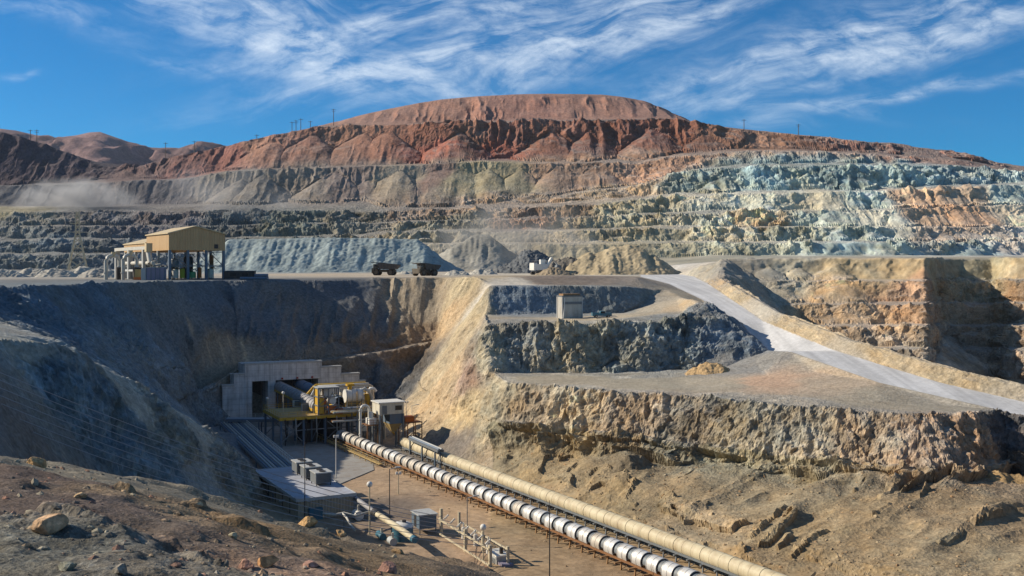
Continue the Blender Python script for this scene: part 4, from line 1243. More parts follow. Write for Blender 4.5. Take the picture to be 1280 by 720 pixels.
# ================================================================== tunnel portal
PO = (-83.0, 298.0, -44.0)
po = thing("tunnel_portal", "stepped grey concrete tunnel portal with two dark openings", "tunnel portal", PO, RW)
MB().box(6.4, 8.5, 0, 9, -1, 16.2).box(8.5, 13.1, 0, 9, 11.3, 16.2).box(15.3, 29.2, 0, 9, 11.3, 16.2).box(28.2, 29.2, 0.2, 9, -1, 11.3).build("front_wall", M["concrete"], po)
MB().box(13.1, 15.3, -0.25, 9, -1, 11.3).box(13.1, 15.3, 0, 9, 11.3, 16.2).build("pillar", M["concrete"], po)
for x0, x1, h in ((0, 3.3, 10.3), (3.3, 6.4, 13.4), (29.2, 35.3, 14.4), (35.3, 41.0, 12.0), (41.0, 42.9, 9.7)):
    m = MB().box(x0 + 0.02, x1 - 0.02, 0.12, 6, -1, h)
    m.build("wing_wall", M["concrete"], po)
m = MB()
for x0, x1, h in ((0, 3.3, 10.3), (3.3, 6.4, 13.4), (6.4, 29.2, 16.2), (29.2, 35.3, 14.4), (35.3, 41.0, 12.0), (41.0, 42.9, 9.7)):
    m.box(x0 - 0.15, x1 + 0.1, -0.2, 1.4, h, h + 0.45)
m.build("parapet", M["pale_steel"], po)
MB().box(8.5, 13.1, 8.4, 8.9, -1, 11.3).box(15.3, 28.2, 8.4, 8.9, -1, 11.3).build("tunnel_dark_end", M["tunnel_dark"], po)  # dark sheets close the openings, standing in for the unlit tunnel
for x in (17, 21.5, 26):
    MB().box(x, x + 0.5, -0.35, -0.02, 11.5, 12.0).build("portal_lamp", M["red"], po)

# covers coming out of the tunnel
def out_conveyor(label, a, b, r, mat, n):
    a, b = Vector(a), Vector(b)
    rz = math.atan2(b.y - a.y, b.x - a.x)
    L_ = math.hypot(b.x - a.x, b.y - a.y)
    t = thing("tunnel_conveyor", label, "conveyor", (a.x, a.y, FLOOR), rz, "conveyors leaving the tunnel")
    za, zb = a.z - FLOOR, b.z - FLOOR
    m = MB().arch(0, L_, r, 0, za, -20, 200, 18, 0.06)
    for i in range(n):
        x = L_ * (i + 0.5) / n
        m.arch(x - 0.14, x + 0.14, r + 0.12, 0, za, -20, 200, 18, 0.12)
    m.build("cover", mat, t)
    MB().box(0, L_, -r, -r + 0.25, za - 1.1, za - 0.45).box(0, L_, r - 0.25, r, za - 1.1, za - 0.45).build("stringer", M["yellow"], t)
    MB().box(0, L_, -r * 0.7, r * 0.7, za - 0.6, za - 0.48).build("belt", M["belt"], t)
    for x in np.arange(2, L_, 7.0):
        mm = MB()
        for y in (-r, r):
            mm.bar((x, y, -0.5), (x, y, za - 1.1), 0.35)
        mm.bar((x, -r, 0.4), (x, r, za - 1.3), 0.16).build("trestle", M["blue_steel"], t)
    return t


out_conveyor("ribbed grey conveyor cover leaving the tunnel nearer the pillar", P(346, 482, 309), P(398, 507, 262), 1.6, M["grey_cover"], 17)
out_conveyor("smooth blue grey conveyor cover leaving the tunnel on its right side", P(373, 480, 313), P(425, 500, 268), 1.7, M["blue_cover"], 6)

# ================================================================== transfer platform
DZ = -36.3
DO = (-56.6, 253.7, FLOOR)
H_ = DZ - FLOOR
pf = thing("transfer_platform", "elevated yellow steel transfer platform on tall legs before the tunnel", "steel platform", DO, RW)
MB().box(0, 24, 0, 17, H_ - 0.18, H_).build("deck", M["ochre_deck"], pf)
m = MB()
for y in (0, 17):
    m.box(-0.15, 24.15, y - 0.12, y + 0.12, H_ - 0.85, H_ - 0.19)
for x in (0, 8, 16, 24):
    m.box(x - 0.12, x + 0.12, 0.13, 16.87, H_ - 0.8, H_ - 0.2)
m.build("edge_beam", M["yellow"], pf)
for x in (0.4, 6, 11.5, 17.5, 23.6):
    for y in (0.5, 8.5, 16.5):
        MB().box(x - 0.25, x + 0.25, y - 0.25, y + 0.25, -0.5, H_ - 0.86).box(x - 0.5, x + 0.5, y - 0.5, y + 0.5, -0.5, 0.15).build("leg", M["blue_steel"], pf)
m = MB()
for x0, x1 in ((0.4, 6), (11.5, 17.5)):
    for y in (0.5, 16.5):
        m.bar((x0, y, 1), (x1, y, H_ - 1.2), 0.2).bar((x1, y, 1), (x0, y, H_ - 1.2), 0.2)
m.bar((0.4, 0.5, 4), (23.6, 0.5, 4), 0.25).bar((0.4, 0.5, H_ - 1.2), (3.2, 0.5, 4.2), 0.25).bar((6, 0.5, H_ - 1.2), (3.2, 0.5, 4.2), 0.25)
m.build("brace", M["steel"], pf)
m = MB()
for a, b in (((0, 0), (0, 17)), ((0, 0), (11, 0)), ((0, 17), (24, 17)), ((24, 0), (24, 17))):
    for hh in (0.55, 1.1):
        m.bar((a[0], a[1], H_ + hh), (b[0], b[1], H_ + hh), 0.07)
    n_ = int(max(abs(b[0] - a[0]), abs(b[1] - a[1])) / 2)
    for i in range(n_ + 1):
        q = i / n_
        m.bar((a[0] + (b[0] - a[0]) * q, a[1] + (b[1] - a[1]) * q, H_), (a[0] + (b[0] - a[0]) * q, a[1] + (b[1] - a[1]) * q, H_ + 1.12), 0.07)
m.build("handrail", M["yellow"], pf)
MB().box(7.2, 10.6, 5, 11, 0, 5).box(12.6, 16.2, 4, 11, 0, 5.4).build("drive_base", M["dark"], pf)
st = MB()
for i in range(16):
    st.box(24.4 + i * 0.42, 24.8 + i * 0.42, 1, 2.2, H_ - 0.45 * i - 0.5, H_ - 0.45 * i - 0.42)
st.bar((24.3, 1, H_ - 0.4), (31.2, 1, 0.1), 0.15, 0.3).bar((24.3, 2.2, H_ - 0.4), (31.2, 2.2, 0.1), 0.15, 0.3)
st.bar((24.3, 1, H_ + 0.7), (31.2, 1, 1.2), 0.08).bar((24.3, 2.2, H_ + 0.7), (31.2, 2.2, 1.2), 0.08)
st.build("stairs", M["yellow"], pf)

# drive tower: yellow framed box on the deck
b_ = PZ(408, 517, DZ)
dt = thing("drive_tower", "open yellow framed drive tower with dark bays standing on the platform", "machine tower", b_, RW)
m = MB()
for x in (-2.6, 0, 2.6):
    for y in (-1.8, 1.8):
        m.bar((x, y, 0), (x, y, 6.5), 0.28)
for z in (2.2, 4.4, 6.5):
    for y in (-1.8, 1.8):
        m.bar((-2.6, y, z), (2.6, y, z), 0.22)
    for x in (-2.6, 2.6):
        m.bar((x, -1.8, z), (x, 1.8, z), 0.22)
m.bar((-2.6, -1.8, 2.3), (0, -1.8, 4.3), 0.14).bar((0, -1.8, 0.2), (2.6, -1.8, 2.1), 0.14)
m.build("frame", M["steel"], dt)
MB().box(-2.5, -2.35, -1.6, 1.6, 0.2, 6.3).box(-2.3, -1.2, -1.72, -1.62, 0.3, 4.2).build("yellow_panel", M["yellow"], dt)
MB().box(-2.8, 2.8, -2, 2, 6.62, 6.8).build("roof", M["pale_steel"], dt)
MB().box(0.4, 2.2, -1.2, 1.2, 0.1, 1.9).cyl((-1, -1.2, 3.2), (-1, 1.2, 3.2), 0.75, 14).build("motor", M["orange"], dt)
MB().cyl((1.3, -1.3, 3.3), (1.3, 1.3, 3.3), 0.9, 16).box(-0.9, 0.9, -0.8, 1.3, 4.6, 6.2).build("gearbox", M["white"], dt)
MB().box(-2.4, -2.2, -2.2, -1.86, 2.8, 3.6).build("sign_board", M["lime"], dt)

# drum washer / collector
b_ = PZ(441, 512, DZ)
dc = thing("dust_collector", "white drum dust collector with grey hopper and yellow ladder beside the drive tower", "dust collector", b_, RW)
MB().cyl((-2.2, 0, 3.6), (2.4, 0, 3.6), 1.7, 20).build("drum", M["white"], dc)
m = MB()
for x in (-2.0, -0.6, 0.9, 2.2):
    m.arch(x - 0.1, x + 0.1, 1.78, 0, 3.6, 0, 360, 20, 0.1)
m.build("drum_band", M["pale_steel"], dc)
MB().add([(-1.8, -1.3, 2.2), (1.8, -1.3, 2.2), (1.8, 1.3, 2.2), (-1.8, 1.3, 2.2), (-0.6, -0.4, 0.5), (0.6, -0.4, 0.5), (0.6, 0.4, 0.5), (-0.6, 0.4, 0.5)],
         [(0, 1, 5, 4), (1, 2, 6, 5), (2, 3, 7, 6), (3, 0, 4, 7), (7, 6, 5, 4), (0, 3, 2, 1)]).build("hopper", M["steel"], dc)
m = MB()
for x in (-1.9, 1.9):
    for y in (-1.4, 1.4):
        m.bar((x, y, 0), (x, y, 3.0), 0.2)
m.build("leg", M["steel"], dc)
MB().cyl((-0.8, 0, 5.1), (-0.8, 0, 6.2), 0.55, 12).box(-1.7, 0.2, -0.8, 0.8, 6.2, 6.7).build("fan_housing", M["yellow"], dc)
MB().tube([(2.2, 0, 4.6), (3.2, 0, 5.2), (4.3, -0.3, 4.6), (4.9, -0.5, 3.0), (5.2, -0.6, 0.2)], 0.5, 10).build("duct", M["pipe_white"], dc)
m = MB()
for y in (-1.9, -2.4):
    m.bar((0.4, y, 0), (0.4, y, 5), 0.07)
for z in np.arange(0.4, 5, 0.45):
    m.bar((0.4, -1.9, z), (0.4, -2.4, z), 0.05)
m.build("ladder", M["yellow"], dc)

b_ = PZ(460, 512, -36.6)
yd = thing("cyclone_unit", "small yellow cone cyclone with white elbow pipe between collector and cream cabin", "cyclone", b_, RW)
MB().cyl((0, 0, 2.4), (0, 0, 4.2), 0.9, 16).cyl((0, 0, 0.4), (0, 0, 2.4), 0.25, 16, 0.9).build("cone", M["yellow"], yd)
MB().tube([(0, 0, 4.2), (0, 0, 5.0), (0.5, 0, 5.5), (1.6, 0, 5.4), (2.2, 0, 4.6)], 0.4, 10).build("elbow", M["white"], yd)
m = MB()
for x, y in ((-0.9, -0.9), (0.9, -0.9), (0.9, 0.9), (-0.9, 0.9)):
    m.bar((x, y, -7), (x, y, 2.6), 0.18)
m.build("leg", M["steel"], yd)

# transfer house with hopper over the start of the beige conveyor
b_ = P(485, 516, 253)
th = thing("transfer_house", "cream flat roofed transfer cabin over a grey hopper at the head of the cream conveyor", "transfer house", (b_[0], b_[1], FLOOR), RW)
zb = b_[2] - FLOOR
MB().box(-3.1, 3.1, -2.6, 2.6, zb, zb + 2.7).build("cabin", M["cream"], th)
MB().box(-3.4, 3.4, -2.9, 2.9, zb + 2.7, zb + 2.95).build("roof", M["white"], th)
MB().box(0.9, 2.6, -2.66, -2.61, zb + 0.9, zb + 2.0).build("window", M["glass"], th)
MB().box(-2.4, -1.2, -2.66, -2.61, zb + 0.05, zb + 2.1).build("door", M["steel"], th)
MB().box(-0.4, 2.9, -2.4, 2.4, zb - 2.4, zb - 0.02).build("hopper_box", M["blue_steel"], th)
MB().add([(-0.4, -2.2, zb - 2.42), (2.8, -2.2, zb - 2.42), (2.8, 2.2, zb - 2.42), (-0.4, 2.2, zb - 2.42), (0.7, -0.7, zb - 4.6), (1.7, -0.7, zb - 4.6), (1.7, 0.7, zb - 4.6), (0.7, 0.7, zb - 4.6)],
         [(0, 1, 5, 4), (1, 2, 6, 5), (2, 3, 7, 6), (3, 0, 4, 7), (7, 6, 5, 4), (0, 3, 2, 1)]).build("hopper_cone", M["ochre_deck"], th)
for x in (-3.0, 3.0):
    for y in (-2.5, 2.5):
        MB().box(x - 0.2, x + 0.2, y - 0.2, y + 0.2, -0.6, zb).build("leg", M["steel"], th)
m = MB().box(-6.2, -3.2, -2.4, 1.6, zb - 2.5, zb - 2.35)
for x in (-6.1, -4.6, -3.3):
    m.bar((x, -2.4, zb - 2.35), (x, -2.4, zb - 1.2), 0.07)
m.bar((-6.2, -2.4, zb - 1.2), (-3.2, -2.4, zb - 1.2), 0.08).bar((-6.2, -2.4, zb - 1.75), (-3.2, -2.4, zb - 1.75), 0.06)
for x in (-6, -3.4):
    m.bar((x, -2.2, -0.5), (x, -2.2, zb - 2.5), 0.2)
m.build("side_platform", M["rust"], th)
MB().box(-5.4, -3.6, -1.8, 0.8, zb - 2.3, zb - 0.9).cyl((-4.5, -0.6, zb - 0.9), (-4.5, -0.6, zb + 0.6), 0.5, 12).build("pump_set", M["white"], th)
m = MB().box(3.4, 8.2, -2.2, 2.2, zb - 2.6, zb - 2.45)
for x in (3.6, 5.9, 8.0):
    for y in (-2.1, 2.1):
        m.bar((x, y, -0.5), (x, y, zb - 2.6), 0.2).bar((x, y, zb - 2.45), (x, y, zb - 1.3), 0.07)
for y in (-2.1, 2.1):
    m.bar((3.5, y, zb - 1.3), (8.1, y, zb - 1.3), 0.08)
m.build("rear_platform", M["rust"], th)
MB().box(4.0, 6.4, -1.2, 1.2, zb - 2.4, zb - 1.1).build("winch", M["orange"], th)

b_ = P(456, 530, 251)
vp = thing("vent_pipe", "white upside down U shaped vent pipe beside the cream cabin", "pipe", (b_[0], b_[1], b_[2]), RW)
pts = [(-1.1, 0, -5.6), (-1.1, 0, 3.4)] + [(-1.1 * math.cos(t), 0, 3.4 + 1.1 * math.sin(t)) for t in np.linspace(0.3, math.pi - 0.3, 8)] + [(1.1, 0, 3.4), (1.1, 0, 0.2), (1.4, 0, -0.6)]
MB().tube(pts, 0.32, 10).build("pipe", M["white"], vp)
m = MB()
for z in (-2.5, 1.0, 3.2):
    m.cyl((-1.1, 0, z), (-1.1, 0, z + 0.18), 0.46, 12)
m.build("flange", M["pale_steel"], vp)

# steel gantry and clutter between the platform and the cream cabin
g0 = P(447, 545, 257)
ga = thing("pipe_gantry", "tall grey pipe gantry with many posts between platform and cream cabin", "pipe gantry", (g0[0], g0[1], FLOOR), RW)
for x in (0, 3.2, 6.4):
    for y in (0, 4.5, 9):
        MB().bar((x, y, -0.5), (x, y, 8.6 + 0.6 * ((x + y) % 2)), 0.24).build("post", M["steel"], ga)
m = MB()
for z in (3.4, 6.0, 8.3):
    for y in (0, 4.5, 9):
        m.bar((0, y, z), (6.4, y, z), 0.2)
    for x in (0, 3.2, 6.4):
        m.bar((x, 0, z), (x, 9, z), 0.2)
m.bar((0, 0, 3.4), (3.2, 0, 6.0), 0.12).bar((3.2, 0, 6.0), (6.4, 0, 3.4), 0.12)
m.build("beam", M["steel"], ga)
for i, (y, z, mt) in enumerate(((0.8, 8.55, "pipe_white"), (1.7, 8.55, "yellow"), (2.6, 8.55, "pipe_white"), (6.2, 8.6, "pale_steel"), (7.2, 8.6, "blue_cover"), (1.2, 6.25, "pale_steel"), (2.2, 6.25, "rust"))):
    MB().tube([(-6, y, z), (1, y, z), (6.6, y, z), (7.2, y, z - 0.4), (7.4, y, 1.0)], 0.24, 8).build("pipe", M[mt], ga)
m = MB()
for z in (9.3, 9.8):
    m.bar((-0.2, -0.2, z), (6.6, -0.2, z), 0.07).bar((-0.2, 9.2, z), (6.6, 9.2, z), 0.07).bar((6.6, -0.2, z), (6.6, 9.2, z), 0.07)
for x in np.arange(-0.2, 6.7, 1.7):
    m.bar((x, -0.2, 8.4), (x, -0.2, 9.8), 0.07).bar((x, 9.2, 8.4), (x, 9.2, 9.8), 0.07)
m.build("handrail", M["yellow"], ga)
MB().box(0.4, 2.6, 0.6, 2.4, 3.5, 5.4).build("switch_box", M["white"], ga)
MB().box(3.6, 5.8, 5.0, 7.4, 6.1, 7.7).build("valve_box", M["ochre_deck"], ga)
f0 = P(432, 505, 276)
fr_t = thing("steel_tower_frame", "open steel frame with pipes and catwalks behind the white drum collector", "steel frame", (f0[0], f0[1], FLOOR), RW)
for x in (-7, -2.5, 2, 6.5):
    for y in (0, 5):
        MB().bar((x, y, -0.5), (x, y, 12.4), 0.26).build("post", M["steel"], fr_t)
m = MB()
for z in (7.6, 10.0, 12.3):
    for y in (0, 5):
        m.bar((-7, y, z), (6.5, y, z), 0.22)
    for x in (-7, -2.5, 2, 6.5):
        m.bar((x, 0, z), (x, 5, z), 0.2)
m.bar((-7, 0, 7.6), (-2.5, 0, 10), 0.13).bar((2, 0, 10), (6.5, 0, 7.6), 0.13).bar((-2.5, 0, 12.3), (2, 0, 10), 0.13)
m.build("beam", M["pale_steel"], fr_t)
MB().box(-7.2, 6.7, -0.4, 5.4, 9.85, 9.95).build("catwalk", M["ochre_deck"], fr_t)
m = MB()
for z in (10.5, 11.0):
    m.bar((-7.2, -0.4, z), (6.7, -0.4, z), 0.07).bar((6.7, -0.4, z), (6.7, 5.4, z), 0.07)
for x in np.arange(-7.2, 6.8, 1.4):
    m.bar((x, -0.4, 9.9), (x, -0.4, 11), 0.07)
m.build("handrail", M["yellow"], fr_t)
for k, (y, z, mt, r) in enumerate(((1.0, 12.8, "pipe_white", 0.4), (2.2, 12.7, "pale_steel", 0.3), (3.6, 12.9, "yellow", 0.35), (0.6, 8.2, "pipe_white", 0.3), (1.5, 8.2, "rust", 0.25))):
    MB().tube([(-8 - k, y, z - 3), (-7.6, y, z - 0.4), (-7.0, y, z), (0, y, z), (6.6, y, z), (7.6, y, z - 0.6), (8.0, y, z - 4)], r, 8).build("pipe", M[mt], fr_t)
MB().box(-6, -3.4, 1, 4, 10, 12).cyl((0, 2.5, 10), (0, 2.5, 12.0), 0.9, 14).build("equipment_box", M["white"], fr_t)
for k in range(9):
    x = 1.2 + k * 2.6
    MB().tube([(x, -0.3, H_ - 0.5), (x + 0.1, -0.35, 3.4), (x + 0.5, 0.4, 3.0), (x + 0.6, 2.0, 0.2)], 0.12, 6).build("conduit", M["pale_steel"] if k % 2 else M["dark"], pf)
for lb, px, py, sx, sy, hh, mt in (("grey control cabinet on the yellow platform left of the drive tower", 381, 514, 0.9, 0.5, 2.0, "pale_steel"), ("white control cabinet at the back of the yellow platform", 372, 508, 1.2, 0.6, 1.8, "white"),
                                   ("orange motor box on the yellow platform's front edge below the drive tower", 424, 517, 0.8, 0.6, 1.3, "orange")):
    b = PZ(px, py, DZ)
    t = thing("control_cabinet", lb, "cabinet", b, RW)
    MB().box(-sx, sx, -sy, sy, 0, hh).build("body", M[mt], t)
    MB().box(-sx * 0.8, sx * 0.8, -sy - 0.06, -sy, 0.2, hh - 0.2).build("door", M["steel"], t)
    MB().box(-sx - 0.06, sx + 0.06, -sy - 0.1, sy + 0.06, hh, hh + 0.08).build("roof", M["dark"], t)

# pipe bridges left of the platform
def bridge(name, label, a, b, z, w, n, rail):
    rz = math.atan2(b[1] - a[1], b[0] - a[0])
    L_ = math.hypot(b[0] - a[0], b[1] - a[1])
    t = thing(name, label, "pipe bridge", (a[0], a[1], FLOOR), rz, None)
    h = z - FLOOR
    m = MB()
    for y in (-w / 2, w / 2):
        m.box(0, L_, y - 0.12, y + 0.12, h - 0.5, h)
    x = 0.3
    while x < L_:
        m.box(x - 0.1, x + 0.1, -w / 2 + 0.13, w / 2 - 0.13, h - 0.35, h - 0.12)
        x += 2.2
    m.build("frame", M["steel"], t)
    for i in range(n):
        y = -w / 2 + w * (i + 0.5) / n
        MB().tube([(0.1, y, h + 0.12), (L_ * 0.5, y, h + 0.1), (L_ - 0.1, y, h + 0.12)], 0.24, 8).build("pipe", M["pale_steel"] if i % 3 else M["blue_cover"], t)
    x = 1.0
    while x < L_:
        q = MB()
        for y in (-w / 2, w / 2):
            q.bar((x, y, -1.5), (x, y, h - 0.5), 0.3)
        q.bar((x, -w / 2, 0), (x, w / 2, h - 0.6), 0.12).build("post", M["blue_steel"], t)
        x += 8
    if rail:
        m = MB()
        for y in (w / 2 + 0.2,):
            for hh in (0.6, 1.15):
                m.bar((0, y, h + hh), (L_, y, h + hh), 0.08)
            x = 0.1
            while x < L_:
                m.bar((x, y, h - 0.1), (x, y, h + 1.15), 0.08)
                x += 1.8
        m.build("handrail", M["white"], t)
    return t


A_, B_ = P(289, 537, 278), P(356, 590, 211)
bridge("pipe_bridge", "long low bridge of parallel grey pipes running from portal to the flat roofed building", A_, B_, -41.1, 6.0, 8, True)
A2, B2 = P(283, 531, 276), P(348, 520, 276)
bridge("pipe_bridge", "short cross bridge of grey pipes between the portal foot and yellow platform", (A2[0], A2[1]), (B2[0], B2[1]), -39.9, 3.0, 4, True)
A3, B3 = P(514, 546, 243), P(551, 561, 226)
bridge("pipe_bridge", "white topped pipe rack on posts at the right of the cream conveyor head", A3, B3, -39.4, 1.3, 2, False)
for o in list(COL.objects):
    if o.name.startswith("pipe_bridge"):
        o["group"] = "pipe bridges on the pit floor"

# concrete yard under the plant
q = [(-70, 286), (-44, 300), (-36, 262), (-30, 226), (-36, 208), (-60, 240)]
ys = MB().slab(q, FLOOR - 0.6, FLOOR + 0.16)
o = ys.build("concrete_yard", M["slab"])
o["kind"] = "structure"

# ================================================================== flat roofed building with roof units
BC = (-39.4, 195.0)
Lx = Vector((0.47, -0.883, 0))
eb = thing("electrical_building", "flat pale roofed building with ribbed brown walls at the foot of the left ridge", "building", (BC[0], BC[1], -44.2), math.atan2(Lx.y, Lx.x))
MB().box(-14.5, 14.5, -5, 5, -0.8, 4.1).build("wall", M["house_wall"], eb)
MB().box(-14.8, 14.8, -5.3, 5.3, 4.1, 4.42).build("roof", M["house_roof"], eb)
m = MB().box(-14.95, 14.95, -5.45, -5.3, 3.95, 4.5).box(-14.95, 14.95, 5.3, 5.45, 3.95, 4.5).box(14.8, 14.95, -5.3, 5.3, 3.95, 4.5).box(-14.95, -14.8, -5.3, 5.3, 3.95, 4.5)
m.build("roof_trim", M["pale_steel"], eb)
m = MB()
for x in (-9.6, -4.8, 0, 4.8, 9.6):
    m.box(x - 0.1, x + 0.1, -5.08, -5.0, -0.5, 3.9)
m.build("wall_joint", M["dark"], eb)
d_ = MB().box(-2.2, -0.9, -5.07, -5.0, 0, 2.4).build("door", M["steel"], eb)
MB().box(-1.1, -1.0, -5.16, -5.07, 1.0, 1.2).build("handle", M["pale_steel"], d_)
MB().box(6.4, 6.7, -5.9, -5.0, 2.6, 2.75).box(6.3, 6.8, -6.1, -5.6, 2.4, 2.6).build("bracket_lamp", M["pale_steel"], eb)
MB().box(14.5, 15.3, -3.2, -0.8, 0.4, 2.6).build("wall_unit", M["teal"], eb)
rot = eb.rotation_euler[2]


def on_roof(x, y):
    c, s = math.cos(rot), math.sin(rot)
    return (BC[0] + c * x - s * y, BC[1] + s * x + c * y, -44.2 + 4.42)


ac = thing("roof_cooler", "grey roof cooling unit nearest the far end of the flat roof", "cooling unit", on_roof(-7.4, 2.2), rot, "cooling units on the flat roof")
MB().box(-1.7, 1.7, -1.5, 1.5, 0.5, 2.3).build("cabinet", M["steel"], ac)
MB().box(-1.85, 1.85, -1.65, 1.65, 2.3, 2.48).build("top_cover", M["pale_steel"], ac)
m = MB()
for x in (-0.85, 0.85):
    m.cyl((x, 0, 2.48), (x, 0, 2.62), 0.6, 14)
m.build("fan", M["dark"], ac)
m = MB()
for x in (-1.5, 1.5):
    for y in (-1.3, 1.3):
        m.bar((x, y, 0), (x, y, 0.5), 0.14)
m.build("leg", M["dark"], ac)
m = MB()
for z in np.arange(0.7, 2.2, 0.22):
    m.box(1.7, 1.75, -1.3, 1.3, z, z + 0.08)
m.build("louvre", M["dark"], ac)
copy_thing(ac, on_roof(-1.6, 2.2), rot, "middle one of the three grey cooling units on the flat roof")
copy_thing(ac, on_roof(4.4, 2.3), rot, "grey roof cooling unit nearest the front corner of the flat roof")

# ================================================================== lamp posts and masts
def post_on(px, py_top, py_base, z=FLOOR):
    b = PZ(px, py_base, z)
    return b, (HY - py_top) / F * b[1] - z


def lamp_post(label, px, yt, yb, r, mat, head):
    b, h = post_on(px, yt, yb)
    t = thing("lamp_post" if head != "none" else "mast", label, "lamp post" if head != "none" else "mast", b, 0.3, "lamp posts and masts around the plant")
    MB().cyl((0, 0, -1.5), (0, 0, h), r, 8, r * 0.7).build("pole", mat, t)
    if head == "ball":
        MB().ball((0, 0, h + 0.35), 0.5).build("lamp_head", M["white"], t)
    elif head == "arm":
        MB().bar((0, 0, h - 0.1), (1.3, 0, h + 0.2), 0.1).box(1.0, 1.9, -0.2, 0.2, h + 0.1, h + 0.3).build("lamp_head", M["pale_steel"], t)
    elif head == "flood":
        MB().box(-0.5, 0.5, -0.08, 0.08, h - 0.2, h - 0.1).box(-0.55, -0.1, -0.25, 0.1, h - 0.1, h + 0.35).box(0.1, 0.55, -0.25, 0.1, h - 0.1, h + 0.35).build("floodlight", M["white"], t)
    else:
        MB().cyl((0, 0, h), (0, 0, h + 1.2), r * 0.35, 6).build("tip_rod", mat, t)


lamp_post("pale post with a round ball lamp right of the flat roofed building", 462, 608, 668, 0.14, M["pale_post"], "ball")
lamp_post("thin white lamp post between the yellow platform legs and the roof coolers", 420, 546, 598, 0.12, M["white"], "flood")
lamp_post("tall thin dark mast standing before the flat roof's front corner", 381, 552, 660, 0.09, M["dark"], "none")
lamp_post("dark thin lamp post on the brown dirt left of the small grey shed", 487, 586, 655, 0.10, M["dark"], "arm")
lamp_post("slim grey post rising behind the cream switchyard beam", 584, 622, 680, 0.09, M["steel"], "arm")
lamp_post("short post with round ball lamp right inside the switchyard", 604, 662, 700, 0.10, M["pale_post"], "ball")
lamp_post("dark mast in front of the hooded conveyor right of the switchyard", 687, 636, 724, 0.10, M["dark"], "none")
lamp_post("pale floodlight post standing on bare dirt by the hooded conveyor", 498, 592, 618, 0.11, M["pale_post"], "flood")
lamp_post("floodlight post behind the cream cabin against the dark rock recess", 508, 503, 540, 0.10, M["white"], "flood")
lamp_post("floodlight post right of the cream cabin by the tan slope", 515, 507, 545, 0.10, M["white"], "arm")
for lb, px, yt, py in (("small ball lamp post on the far left corner of the yellow platform", 334, 499, 511), ("small ball lamp post on the front left corner of the yellow platform", 354, 492, 520)):
    b = PZ(px, py, DZ)
    t = thing("lamp_post", lb, "lamp post", b, 0, "lamp posts and masts around the plant")
    h = (HY - yt) / F * b[1] - DZ
    MB().cyl((0, 0, 0), (0, 0, h), 0.1, 8).build("pole", M["pale_post"], t)
    MB().ball((0, 0, h + 0.2), 0.38).build("lamp_head", M["white"], t)

# ================================================================== switchyard, tanks, pipes by the building
SA, SB = Vector((-11.6, 170.5, -44.2)), Vector((-3.2, 152.5, -44.2))
srz = math.atan2(SB.y - SA.y, SB.x - SA.x)
sl_ = (SB - SA).length
sw = thing("switchyard_frame", "cream post and beam switchyard frame with insulators on the pit floor", "switchyard", SA, srz)
for x, hh in ((0, 4.9), (sl_ * 0.52, 3.9), (sl_, 3.7)):
    MB().box(x - 0.22, x + 0.22, -0.22, 0.22, -1.5, hh).build("post", M["pale_post"], sw)
for x, hh in ((1.2, 4.3), (sl_ * 0.55, 3.4), (sl_ + 0.4, 3.3)):
    MB().box(x - 0.18, x + 0.18, 2.5, 2.86, -1.5, hh).build("post", M["pale_post"], sw)
MB().box(-0.3, sl_ + 0.3, -0.42, -0.23, 3.0, 3.3).build("beam", M["pale_post"], sw)
MB().box(-0.3, sl_ + 0.3, -0.42, -0.23, 0.7, 0.95).build("beam", M["pale_post"], sw)
MB().box(0.5, sl_ + 0.6, 2.9, 3.06, 2.5, 2.75).build("beam", M["pale_post"], sw)
for i in range(7):
    x = 1.5 + i * (sl_ - 3) / 6
    m = MB().bar((x, -0.3, 3.3), (x + 0.5, 0.5, 4.25), 0.08)
    for k in range(4):
        c = Vector((x, -0.3, 3.3)).lerp(Vector((x + 0.5, 0.5, 4.25)), 0.25 + k * 0.2)
        m.cyl(c, c + Vector((0.05, 0.08, 0.095)), 0.17, 10)
    m.build("insulator", M["white"], sw)
for i in range(3):
    x = 3 + i * 5
    MB().cyl((x, 2.7, -0.2), (x, 2.7, 2.2), 0.32, 12).cyl((x, 2.7, 2.2), (x, 2.7, 3.0), 0.12, 8).build("breaker", M["white"], sw)


def on_floor(px, py, z=-44.2):
    return PZ(px, py, z)


b_ = on_floor(623, 706)
cbx = thing("equipment_cabinet", "pale grey equipment cabinet with a sloping lid on lit dirt right of the switchyard", "cabinet", b_, srz)
MB().box(-1.3, 1.3, -0.9, 0.9, -0.6, 1.5).build("body", M["pale_steel"], cbx)
MB().prism([(-1.4, 1.52), (1.4, 1.52), (1.4, 1.75), (-1.4, 2.1)], -1.0, 1.0).build("lid", M["white"], cbx)
MB().box(-0.9, 0.9, -0.96, -0.9, 0.1, 1.2).build("door", M["steel"], cbx)
MB().cyl((0.6, 0.2, 1.7), (0.6, 0.2, 2.7), 0.3, 10).build("cooler", M["dark"], cbx)
MB().box(1.4, 3.4, -0.7, 0.9, -0.5, 0.9).build("side_box", M["purple_grey"], cbx)

b_ = on_floor(503, 678)
tk = thing("water_tank", "teal round tank with a white domed top left of the grey shed", "tank", b_, 0)
MB().cyl((0, 0, -1), (0, 0, 2.6), 1.75, 24).build("shell", M["teal"], tk)
MB().ball((0, 0, 2.6), 1.8, 20, 6, 0.0, 0.45).build("dome", M["white"], tk)
MB().cyl((0.3, -0.3, 3.3), (0.3, -0.3, 3.7), 0.35, 10).build("hatch", M["dark"], tk)

